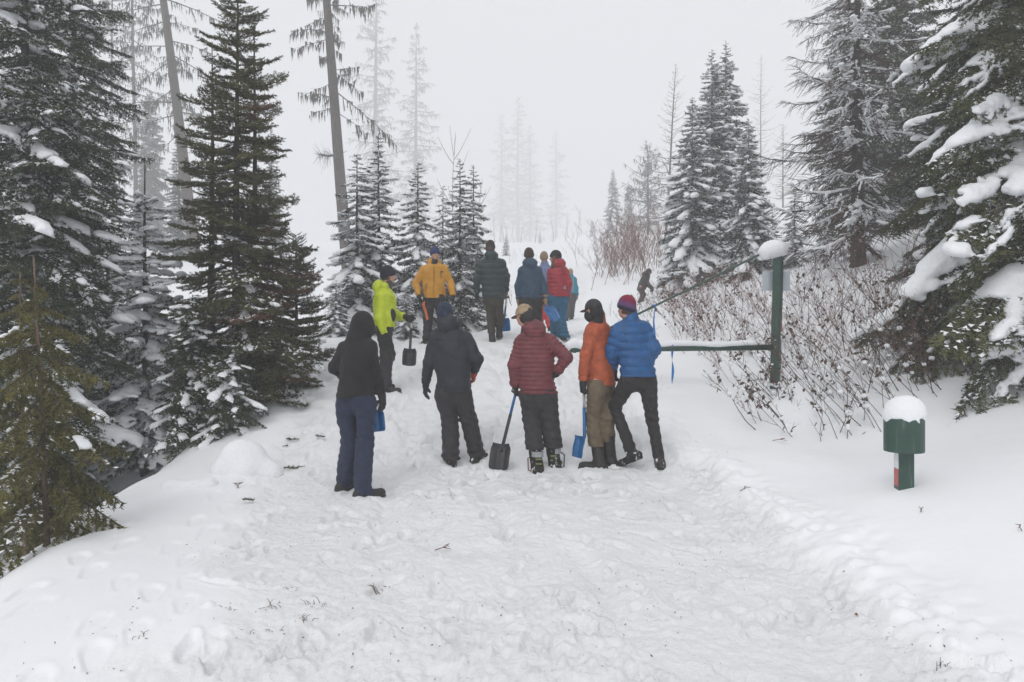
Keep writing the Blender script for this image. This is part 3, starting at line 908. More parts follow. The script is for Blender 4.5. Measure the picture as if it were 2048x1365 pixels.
place_tree(P_y3, 'young_fir', 'faint tiny fir beyond the red jacket', 1080, 110, 462, G_R, rot=.5, wide=1.0)
place_tree(P_y1, 'young_fir', 'small snowy fir beside the track behind the dark green jacket', 1012, 55, 470, G_R, rot=.5, wide=1.0)
G_H = 'fogged trees behind the left firs'
place_tree(P_d2, 'fir_tree', 'grey fogged fir beside the leaning larch trunk', 357, 50, 268, G_H, rot=.5, wide=.95)
place_tree(P_d2, 'fir_tree', 'grey fir top peeking over the right shoulder of the rusty fir', 543, 55, 252, G_H, rot=2.5, wide=.75)
place_tree(P_d1, 'fir_tree', 'pale fir behind the spike-topped young fir', 300, 75, 180, G_H, rot=2.5, wide=.7)
place_tree(P_m2, 'fir_tree', 'pale snowy fir low between the left firs', 330, 40, 470, G_H, rot=4.5, wide=1.1)
# ------------------------------------------------------------------ larches and bare trees
def limb_curves(r, n, L, K=5, droop=.25, up=.25):
    t = np.linspace(0, 1, K)[None, :, None]
    return t

def larch_mesh(H_, Rm, nl, seed, lean=(0, 0), clear=.15, prof=.5, droop=(-.35, .15), twigs=16, lichen=0.0, r0=.2, matb='larch_bark', mattw='twig', S=8, twl=.3, curve=.3, tw_r=.006):
    r = np.random.default_rng(seed)
    K = 5; t = np.linspace(0, 1, K)
    LP, LR, TP, TR = [], [], [], []
    LV = []
    for k in range(nl):
        tt = clear + (1 - clear) * ((k + r.random()) / nl)**1.05
        L = (Rm * (1 - tt)**prof + .1) * r.uniform(.3, 1.12)**1.2
        az = k * 2.39996 + r.normal(0, .5)
        d = np.array([math.cos(az), math.sin(az), 0.])
        p0 = np.array([lean[0] * tt, lean[1] * tt, H_ * tt])
        s = droop[0] + (droop[1] - droop[0]) * tt + r.normal(0, .16)
        wob = np.cross(d, [0, 0, 1]) * r.normal(0, .22)
        P = p0 + d * (t[:, None] * L) + np.array([0, 0, 1]) * (L * (s * t + curve * (t**2.5)))[:, None] + wob * (L * t * t)[:, None]
        LP.append(P); LR.append(np.linspace(.010 * L + .005, .003, K) * (tw_r / .006)**.5)
        nt_ = max(3, int(twigs * L / Rm))
        for q in range(nt_):
            f = r.uniform(.12, 1); i = min(int(f * (K - 1)), K - 2); w = f * (K - 1) - i
            b = P[i] * (1 - w) + P[i + 1] * w
            tg = P[i + 1] - P[i]; tg /= np.linalg.norm(tg)
            sd = np.cross(tg, [0, 0, 1]) * r.choice([-1, 1])
            dv = tg * r.uniform(.3, .9) + sd * r.uniform(.3, 1) + np.array([0, 0, r.normal(-.25, .35)])
            dv /= np.linalg.norm(dv)
            l = twl * L**.5 * r.uniform(.5, 1.2) * (1.1 - .6 * f)
            TP.append(np.stack([b, b + dv * l * .55, b + dv * l + np.array([0, 0, -.18 * l])])); TR.append([tw_r, tw_r * .75, tw_r * .4])
            if lichen and r.random() < lichen:
                n_ = int(r.integers(4, 9))
                for _ in range(n_):
                    q0 = b + dv * l * r.random()
                    hl = r.uniform(.15, .55); ww = r.uniform(.015, .045); a = r.uniform(0, 6.28)
                    w3 = np.array([math.cos(a), math.sin(a), 0]) * ww
                    LV += [q0 - w3, q0 + w3, q0 + np.array([r.normal(0, .02), r.normal(0, .02), -hl])]
    m = Mesher()
    V, F = batch_tubes(np.array(LP), np.array(LR), 4); m.add(V, F, 0)
    V, F = batch_tubes(np.array(TP), np.array(TR), 3); m.add(V, F, 1)
    if LV: LV = np.array(LV); m.add(LV, np.arange(len(LV)).reshape(-1, 3), 2)
    crown = m.build('crown', [M[matb], M[mattw], M['lichen']], smooth=False)
    n = 14; tq = np.linspace(0, 1, n)
    P = np.stack([lean[0] * tq + .01 * H_ * np.sin(tq * 5 + seed) * tq * (1 - tq), lean[1] * tq, -.4 + (H_ + .4) * tq], 1)
    V, F = tube(P, r0 * (1 - tq)**.8 + .012, S)
    return {'trunk': mesh('trunk', V, F, M[matb]), 'crown': crown}, H_

def larch(name, label, px, d, top, Rpx, nl, seed, group, px_top=None, **kw):
    x, y, h = tree_at(px, d, top)
    lean = ((px_top - px) / FPX * d, 0) if px_top is not None else (0, 0)
    pr = larch_mesh(h, Rpx / FPX * d, nl, seed, lean=lean, **kw)
    return place_tree(pr, name, label, px, d, top, group)

# old larches on the left: straight lichen-hung trunks
larch('larch_tree', 'old larch with bare grey trunk and high lichen-hung limbs', 698, 38, -620, 125, 50, 401, G_H, px_top=598, clear=.27, prof=.25, droop=(-.35, -.1), lichen=.8, r0=.31, twigs=34, twl=.5, curve=-.10)
larch('larch_tree', 'leaning larch trunk in mist behind the spike-topped fir', 392, 46, -500, 150, 70, 402, G_H, px_top=262, clear=.24, prof=.3, droop=(-.4, -.1), lichen=.9, r0=.38, twigs=30, twl=.55, curve=-.10)
larch('larch_tree', 'lichen-draped larch fading into mist left of the leaning trunk', 272, 66, -250, 120, 90, 403, G_H, px_top=262, clear=.2, prof=.4, droop=(-.4, -.1), lichen=1.0, r0=.2, twigs=22, twl=.5, curve=.05)
larch('larch_tree', 'faint bare larch between the dark fir and the lichen-draped larch', 225, 75, -150, 100, 70, 404, G_H, clear=.2, prof=.4, droop=(-.4, 0), lichen=.7, r0=.18, twigs=20, twl=.5)
# stubby dead limb with snow low on the old larch: part of that tree
root = [o for o in COL.objects if o.name == 'larch_tree'][0]
r = np.random.default_rng(9)
base = PX(672, 312, 38) - np.array(root.location)
m = Mesher(); TP = []
V, F = tube([base, base + [-.35, -.1, -.03], base + [-.85, -.2, .02]], [.05, .04, .015], 6); m.add(V, F)
V, F = tube([base + [.1, -.05, 0], base + [.4, -.15, .12], base + [.62, -.2, .2]], [.025, .015, .006], 5); m.add(V, F)
for k in range(90):
    f = r.uniform(.15, 1); b = base + np.array([-.85 * f, -.2 * f, .0]); dv = np.array([-r.uniform(-.05, .4), r.normal(0, .3), r.normal(-.1, .26)]) * 1.1
    TP.append([b, b + dv * .5, b + dv + [0, 0, -.05]])
V, F = batch_tubes(np.array(TP), np.repeat([[.008, .006, .003]], len(TP), 0), 3); m.add(V, F)
obj('dead_limb', m.build('dead_limb', [M['larch_bark']], smooth=False), root)
def blob_snow(name, C, R, vox, parent=None, flat=1.3):
    C = np.asarray(C, float); R = np.asarray(R, float)
    def f(P):
        q2 = ((P[:, None, :] - C[None])**2 * np.array([1, 1, flat**2])).sum(-1) / (R * R)[None]
        return (-np.log(np.exp(-1.1 * q2).sum(1) + 1e-9) + math.log(.36) + sinnoise(P, 9, 2) * .1) * R.mean() * .55
    V, F = nets(f, C.min(0) - R.max() * 1.6, C.max(0) + R.max() * 1.6, vox)
    return obj(name, mesh(name, V, F, M['load']), parent)
blob_snow('snow', [base + [-.12, -.03, .09], base + [-.3, -.08, .06]], [.1, .07], .03, root)

# faint trees far up the fog
pl1 = larch_mesh(30, 3.6, 120, 411, clear=.14, prof=.55, droop=(-.35, .05), lichen=.7, r0=.34, twigs=22, twl=.9, curve=.1, tw_r=.035)
pl2 = larch_mesh(26, 3.8, 110, 412, clear=.10, prof=.6, droop=(-.4, .05), lichen=.7, r0=.30, twigs=22, twl=.9, curve=.1, tw_r=.035)
G_F = 'tall faint larches far up the fog'
place_tree(pl1, 'larch_tree', 'faint tall larch left of the pale broad-skirted larch', 752, 195, -60, G_F)
place_tree(pl2, 'larch_tree', 'faint broad-skirted larch above the yellow jacket', 832, 205, 48, G_F, rot=1.0)
for (px, d, top, lb, rot) in ((1036, 350, 192, 'ghostly larch above the blue jackets, tallest of the far ones', .3), (1003, 360, 228, 'ghostly larch left of the tallest far one', 1.4), (1060, 365, 250, 'ghostly larch right of the tallest far one', 3.6), (1112, 370, 262, 'ghostly larch above the red jacket', 2.3)):
    place_tree(pl1 if rot < 3 else pl2, 'larch_tree', lb, px, d, top, G_F, rot=rot, wide=1.3)

# right-hand bare larches
larch('larch_tree', 'bare larch with crooked upswept limbs before the right firs', 1330, 58, 128, 85, 95, 421, G_R, px_top=1352, clear=.12, prof=.7, droop=(-.1, .55), r0=.10, twigs=16, twl=.32, curve=.32, tw_r=.009)
larch('larch_tree', 'thick twiggy larch in fog left of the crooked bare larch', 1296, 75, 290, 70, 100, 422, G_R, clear=.05, prof=.5, droop=(-.2, .3), r0=.12, twigs=26, twl=.6, tw_r=.013, lichen=.3)
larch('larch_tree', 'pale slender larch in fog right of the twin-topped firs', 1522, 100, 112, 52, 110, 423, G_R, clear=.18, prof=.6, droop=(-.1, .3), r0=.12, twigs=14, twl=.35, tw_r=.010, mattw='red_twig')
larch('larch_tree', 'low pale larch just right of the slender fogged larch', 1566, 75, 248, 48, 80, 424, G_R, clear=.1, prof=.6, droop=(-.1, .3), r0=.08, twigs=14, twl=.35, tw_r=.008, mattw='red_twig')

# the snow-lined larch: limbs are parts that share a few meshes
LIMB = []
for i, L in enumerate((1.0, 1.0, 1.8, 1.8, 1.8)):
    r = np.random.default_rng(500 + i)
    K = 7; t = np.linspace(0, 1, K)
    ax = np.stack([t * L, .05 * L * np.sin(t * 4 + i), -.34 * L * t + .36 * L * t**2.6], 1)
    tw = []
    for f in np.linspace(.08, .98, int(30 * L)):
        p = np.array([np.interp(f, t, ax[:, c]) for c in range(3)])
        sd = r.choice([-1, 1])
        dv = np.array([r.uniform(.3, .9), sd * r.uniform(.3, .9), r.normal(-.25, .3)]); dv /= np.linalg.norm(dv)
        l = r.uniform(.15, .62) * (1.15 - .7 * f) * L**.4
        tw.append((p, p + dv * l * .5, p + dv * l + np.array([.03, 0, -.1 * l])))
    m = Mesher()
    V, F = batch_tubes(ax[None], np.linspace(.016 * L + .006, .004, K)[None], 5); m.add(V, F, 0)
    V, F = batch_tubes(np.array(tw), np.repeat([[.0065, .0052, .003]], len(tw), 0), 3); m.add(V, F, 1)
    me = m.build('limb', [M['bark'], M['twig']], smooth=False)
    g = snow_blobs(r, ax, tw, L, .58, .034, .022, twig_share=.4, axis_lo=.05, flake=14)
    LIMB.append((L, me, mesh('snow', g[0], g[1], M['load']) if g else None))
def snowy_larch(px, d, top, Rpx, n, seed, label):
    x, y, h = tree_at(px, d, top)
    r = np.random.default_rng(seed)
    root = empty('larch_tree', (x, y, H(x, y))); tag(root, label, 'tree', G_R)
    obj('trunk', trunk_mesh(h, .15, m='bark', seed=3), root)
    Rm = Rpx / FPX * d
    for k in range(n):
        t = .07 + .93 * ((k + r.random()) / n)
        Lw = (Rm * (1 - t)**.42) * r.uniform(.3, 1.12) + .1
        i = sorted(range(5), key=lambda i: abs(math.log(LIMB[i][0] / Lw)) + r.random() * .4)[0]
        o = obj('limb', LIMB[i][1], root)
        s = Lw / LIMB[i][0]
        o.location = (0, 0, h * t); o.scale = (s, s, s)
        o.rotation_euler = (r.normal(0, .2), -math.radians(-20 + 26 * t + r.normal(0, 7)), k * 2.39996 + r.normal(0, .4))
        if LIMB[i][2] is not None and r.random() < .7: tag(obj('snow', LIMB[i][2], o), kind='stuff')
snowy_larch(1716, 15, -230, 225, 128, 77, 'bare larch with most limbs lined in snow on the right bank')

# bare birch saplings and thin far stems
def sapling_mesh(H_, seed, nb=9, r0=.012, matn='twig', upt=.75):
    r = np.random.default_rng(seed)
    K = 6; t = np.linspace(0, 1, K)
    main = np.stack([.06 * H_ * np.sin(t * 3 + seed), .05 * H_ * np.sin(t * 2.3 + seed * 2), H_ * t - .1], 1)
    P = [main]; R = [np.linspace(r0, .003, K)]
    for k in range(nb):
        f = r.uniform(.2, .95); b = np.array([np.interp(f, t, main[:, c]) for c in range(3)])
        a = r.uniform(0, 6.28); l = H_ * (1 - f * .6) * r.uniform(.2, .42)
        q = t[:, None]
        P.append(b + np.array([math.cos(a), math.sin(a), 0]) * l * .55 * q**.8 + np.array([0, 0, 1]) * l * upt * q); R.append(np.linspace(r0 * .5, .0025, K))
    V, F = batch_tubes(np.array(P), np.array(R), 4)
    return mesh('stem', V, F, M[matn], smooth=False)
sap = [sapling_mesh(3.6, 600 + i, nb=12, r0=.010) for i in range(3)]
def place_sapling(k, px, d, top, label, group):
    x, y, h = tree_at(px, d, top)
    o = obj('birch_sapling', sap[k], None, (x, y, H(x, y) - .1)); s = h / 3.5
    o.scale = (s * .8, s * .8, s); o.rotation_euler = (0, 0, px)
    tag(o, label, 'sapling', group)
place_sapling(0, 925, 19, 258, 'bare birch sapling arching above the full snowy fir', 'bare saplings along the track')
place_sapling(1, 955, 20, 352, 'thin bare sapling leaning right beside the dark green jacket', 'bare saplings along the track')
place_sapling(2, 868, 21, 385, 'thin bare sapling between the two young fir clumps', 'bare saplings along the track')
r = np.random.default_rng(33)
far_stem = sapling_mesh(5, 620, nb=5, r0=.05)
for k in range(34):
    px = r.uniform(985, 1215); d = r.uniform(110, 150)
    x, y, h = tree_at(px, d, r.uniform(425, 485))
    o = obj('birch_sapling', far_stem, None, (x, y, H(x, y) - .1)); s = max(h, 1.2) / 5; o.scale = (s, s, s); o.rotation_euler = (0, 0, k)
    tag(o, 'faint thin stem in the pale thicket where the track vanishes', 'sapling', 'thin stems of the far thicket')

# ------------------------------------------------------------------ shrubs
def shrub(px, py, d, label, group, nstem, hgt, seed, fan=.55, leaf=0, lean=(0, 0), matn='twig', r0=.0055, nb=7, snowy=False, width=.25):
    r = np.random.default_rng(seed)
    x = TX(px, d); z = H(x, d) if py is None else None
    if py is not None:
        g = ray_ground(px, py); x, d, z = g
    root = empty('shrub', (x, d, z)); tag(root, label, 'shrub', group)
    leaves = []; spots = []
    K = 6; t = np.linspace(0, 1, K)
    for s in range(nstem):
        a = r.uniform(0, 6.28); hh = hgt * r.uniform(.55, 1.1)
        dv = np.array([math.cos(a) * fan * r.random()**.5 + lean[0], math.sin(a) * fan * .8 * r.random()**.5 + lean[1], 1.0])
        b = np.array([r.normal(0, width), r.normal(0, width), 0]); b[2] = H(x + b[0], d + b[1]) - z - .06
        wv = np.array([r.normal(0, .2), r.normal(0, .2), r.normal(0, .06)])
        main = b + dv * hh * t[:, None] + wv * hh * (t**2)[:, None] + np.array([r.normal(0, .03) * hh, 0, 0]) * np.sin(t * 7)[:, None]
        P = [main]; R = [np.linspace(r0 * r.uniform(.55, 1.1), r0 * .25, K)]
        for k in range(nb):
            f = r.uniform(.15, .95); bb = np.array([np.interp(f, t, main[:, c]) for c in range(3)])
            dd = dv / np.linalg.norm(dv) * .75 + np.array([r.normal(0, .5), r.normal(0, .5), r.uniform(-.05, .4)])
            l = hh * r.uniform(.14, .4) * (1.1 - .6 * f)
            br = bb + dd * l * t[:, None] + np.array([0, 0, .12 * l]) * (t**2)[:, None]
            if f < .6: spots.append(br[int(r.integers(0, 4))])
            P.append(br); R.append(np.linspace(r0 * .5, r0 * .22, K))
            for q in range(2):
                f2 = int(r.integers(2, 5)); l2 = l * r.uniform(.25, .5)
                d2 = dd * .6 + r.normal(0, .5, 3)
                P.append(br[f2] + d2 * l2 * t[:, None]); R.append(np.linspace(r0 * .33, r0 * .18, K))
            if leaf:
                for q in range(int(r.poisson(leaf))):
                    c = br[int(r.integers(1, K))]
                    s_ = r.uniform(.018, .042)
                    ax1 = r.normal(size=3); ax1[2] -= .9; ax1 /= np.linalg.norm(ax1)
                    ax2 = np.cross(ax1, r.normal(size=3)); ax2 /= np.linalg.norm(ax2); nn = np.cross(ax1, ax2)
                    leaves.append(np.array([c, c + ax1 * s_ + ax2 * s_ * .6 + nn * s_ * .3, c + ax1 * s_ * 2.1, c + ax1 * s_ - ax2 * s_ * .6 + nn * s_ * .35]))
        V, F = batch_tubes(np.array(P), np.array(R), 4 if d < 12 else 3)
        obj('stem', mesh('stem', V, F, M[matn], smooth=False), root)
    if d < 19 and spots:
        k_ = r.permutation(len(spots))[:14]
        blob_snow('snow', [spots[i] + np.array([0, 0, .012]) for i in k_], r.uniform(.02, .042, len(k_)), .016, root)['kind'] = 'stuff'
    if leaves:
        LV = np.concatenate(leaves); i = np.arange(len(LV)).reshape(-1, 4)
        F = np.concatenate([i[:, [0, 1, 2]], i[:, [0, 2, 3]]])
        tag(obj('leaf', mesh('leaf', LV, F, M['dead_leaf'], smooth=False), root), kind='stuff')
    return root
G_S = 'bare shrubs around the gate post'
shrub(1655, 880, 9, 'bare shrub with brown leaves in front of the snow mound', G_S, 6, .85, 701, leaf=1.052, lean=(-.35, 0), r0=.006)
shrub(1702, 850, 9, 'leaning bare shrub with brown leaves left of the bollard cap', G_S, 9, 1.35, 702, leaf=1.051, lean=(-.75, .25), r0=.005, fan=.4)
shrub(1850, 795, 9, 'tall bare shrub with curled brown leaves right of the bollard cap', G_S, 10, 1.5, 703, leaf=1.053, lean=(-.55, .2), r0=.0062, fan=.45)
shrub(1765, 800, 9, 'upright bare shrub behind the bollard cap', G_S, 9, 1.3, 704, leaf=1.050, lean=(-.3, .1), r0=.0055, fan=.5)
shrub(1895, 755, 9, 'bare twigs under the huge fir with reddish dead leaves', G_S, 9, .9, 705, leaf=2.2, lean=(-.1, 0), r0=.0055, fan=.8)
shrub(1570, 845, 9, 'low sprawling shrub with brown leaves at the foot of the mound', G_S, 11, .75, 706, leaf=1.054, lean=(-.65, -.05), r0=.006, fan=.6)
shrub(1610, 790, 9, 'bare shrub crossing the gate post base', G_S, 9, 1.0, 707, leaf=1.052, lean=(-.5, .1), r0=.0055, fan=.5)
shrub(1665, 720, 11, 'reddish bare shrub below the snow-lined larch', G_S, 12, 1.5, 708, leaf=.6, lean=(-.1, 0), r0=.0062, fan=.6, matn='red_twig')
shrub(1745, 640, 13, 'dense dark red shrub at the foot of the snow-lined larch', G_S, 16, 1.7, 709, leaf=.3, r0=.0062, fan=.55, matn='red_twig', width=.4)
shrub(1810, 690, 11, 'leafy bare shrub between snow-lined larch and huge fir', G_S, 11, 1.3, 710, leaf=1.050, lean=(-.2, 0), r0=.0055, fan=.6)
shrub(1640, 640, 14, 'thin bare shrub right of the sign plate', G_S, 10, 1.0, 711, leaf=.7, r0=.0055, fan=.6)
G_M = 'bare bushes along the right verge'
for k, (px, py, n, hg, ln, lb) in enumerate(((1600, 700, 14, .9, -.3, 'bare reddish shrub just right of the gate post'), (1590, 620, 12, .8, -.1, 'wispy reddish shrub below the sign plate'), (1700, 760, 12, 1.1, -.45, 'red-brown shrub behind the snow mound'), (1790, 740, 12, 1.2, -.4, 'red-brown shrub in the middle of the thicket'), (1860, 700, 12, 1.1, -.3, 'red-brown shrub tucked under the huge fir'), (1540, 800, 10, .6, -.5, 'low reddish shrub left of the gate post foot'), (1700, 590, 12, 1.0, 0, 'reddish shrub in front of the larch trunk'))):
    shrub(px, py, 12, lb, G_S, n, hg, 780 + k, lean=(ln, .1), matn='red_twig', r0=.004, fan=.7, leaf=.3, nb=10, width=.35)
kk = 0
for (px, py, n, hg, ln, lb) in ((1480, 690, 16, .95, -.35, 'bare reddish bush just above the gate arm beside the post'), (1430, 680, 16, .95, -.4, 'bare bush above the middle of the gate arm'), (1375, 665, 15, .85, -.4, 'bare bush over the shorter blue tape'), (1520, 640, 14, .95, -.3, 'bare bush left of the sign plate'),
                            (1460, 630, 14, .8, -.35, 'thin bush on the bank behind the gate arm'), (1400, 620, 14, .8, -.35, 'thin bush on the bank behind the longer blue tape'), (1340, 625, 13, .75, -.4, 'small bush under the brace cable near the blue beanie'), (1330, 590, 14, .9, -.2, 'bush beside the stooping dark figure'), (1430, 585, 12, .8, -.2, 'sparse bush below the snow-clad fir'), (1290, 640, 12, .6, -.3, 'small reddish bush just right of the striped beanie'), (1365, 600, 14, .7, -.3, 'reddish bush between stooping figure and brace cable'), (1410, 640, 14, .8, -.35, 'reddish bush halfway along the brace cable'), (1500, 590, 14, .8, -.1, 'reddish bush under the high end of the brace cable'), (1500, 700, 10, .4, -.6, 'low twigs poking from snow under the gate arm')):
    shrub(px, py, 15, lb, G_M, n + 6, hg, 730 + kk, lean=(ln, .1), matn='red_twig', r0=.0045, fan=.6, leaf=.25, nb=8, width=.45); kk += 1
for (px, d, n, hg, lb) in ((1215, 37, 26, 2.0, 'dark red bush nearest the track at the bend'), (1250, 36, 28, 2.4, 'dark red bush second in the row at the bend'), (1282, 33, 26, 2.6, 'dark bush behind the stooping figure'), (1235, 42, 26, 3.0, 'tall dark bush backing the row at the bend'), (1270, 40, 26, 3.2, 'tall dark bush below the twiggy larch'), (1305, 36, 22, 2.2, 'dark bush between stooping figure and snow-clad fir')):
    shrub(px, None, d, lb, 'dense dark bushes at the bend', n, hg, 760 + kk, matn='red_twig', r0=.014, fan=.5, nb=8, width=.7); kk += 1
r = np.random.default_rng(70)
for k, (px, d, lb) in enumerate(((1005, 30, 'thin reddish weeds left of the blue jacket'), (985, 27, 'thin reddish weeds right of the young firs'), (1165, 48, 'pale shrub beside the far track'), (1030, 45, 'pale shrub in the middle of the far slope'), (650, 19, 'thin weeds by the left trees'))):
    shrub(px, None, d, lb, 'weeds beside the far track', 9, .9, 790 + k, matn='red_twig', r0=.0055, fan=.4, nb=4, width=.5)
# ------------------------------------------------------------------ people
UP = np.array([0, 0, 1.0])
def unit(v): v = np.asarray(v, float); return v / (np.linalg.norm(v) + 1e-9)
def yawvec(deg): a = math.radians(deg); return np.array([math.sin(a), math.cos(a), 0.0])   # 0 = away from the camera, 90 = towards image right

def hand_prims(w, d, side, palm, curl=.9, s=1.0):
    """w wrist, d direction of the hand, side towards the thumb, palm = direction the palm faces"""
    d = unit(d); side = unit(side - d * (side @ d)); palm = unit(np.cross(d, side)) * (1 if np.cross(d, side) @ palm > 0 else -1)
    pr = []
    L = .085 * s
    for k, o in enumerate((.030, .010, -.010, -.029)):
        kn = w + d * L * (1, 1.04, 1.0, .93)[k] + side * o * s
        pr.append((w + side * o * .55 * s, kn, .021 * s, .0165 * s))
        f = (.078, .086, .080, .064)[k] * s
        a1 = curl * (.75 + .08 * k); a2 = a1 + curl * .95
        p1 = kn + (d * math.cos(a1) + palm * math.sin(a1)) * f * .5
        p2 = p1 + (d * math.cos(a2) + palm * math.sin(a2)) * f * .42
        pr += [(kn, p1, .0125 * s, .0118 * s), (p1, p2, .0118 * s, .0098 * s)]
    b = w + d * .022 * s + side * .028 * s
    t1 = b + unit(d * .7 + side * .75 + palm * .35) * .045 * s
    t2 = t1 + unit(d * .8 + side * .1 + palm * .75) * .038 * s
    pr += [(b, t1, .018 * s, .014 * s), (t1, t2, .014 * s, .0115 * s)]
    return pr

def union(P, prims, k):
    out = None
    for a, b, ra, rb in prims:
        d = rc(P, a, b, ra, rb)
        out = d if out is None else (smin(out, d, k) if k > 0 else np.minimum(out, d))
    return out

def bbox(pts, pad): pts = np.array(pts); return pts.min(0) - pad, pts.max(0) + pad

def build(name, f, pts, pad, vox, m, parent, org):
    lo, hi = bbox(pts, pad)
    V, F = nets(f, lo, hi, vox)
    return obj(name, mesh(name, V - org, F, m), parent)

def knit(name, c1, c2=None, stripes=None):
    def f(t, b):
        c = coord(t, 'Generated')
        o = coord(t)
        w = N(t, 'ShaderNodeTexNoise', Scale=70.0, Detail=3.0); t.links.new(o, w.inputs['Vector'])
        if stripes:
            s = N(t, 'ShaderNodeSeparateXYZ'); t.links.new(c, s.inputs[0])
            a = N(t, 'ShaderNodeMath', operation='MULTIPLY_ADD'); a.inputs[1].default_value = .38
            t.links.new(s.outputs[0], a.inputs[0]); t.links.new(s.outputs[2], a.inputs[2])
            r = ramp(t, a.outputs[0], stripes)
        else:
            r = ramp(t, w.outputs['Fac'], [(.38, c1), (.62, c2 or tuple(np.array(c1) * 1.6))])
        t.links.new(r.outputs[0], b.inputs['Base Color'])
        b.inputs['Roughness'].default_value = .95
        wv = N(t, 'ShaderNodeTexWave', Scale=26.0, Distortion=1.0); t.links.new(o, wv.inputs['Vector'])
        bump(t, b, wv.outputs['Fac'], .5, .006)
    return mat(name, f)

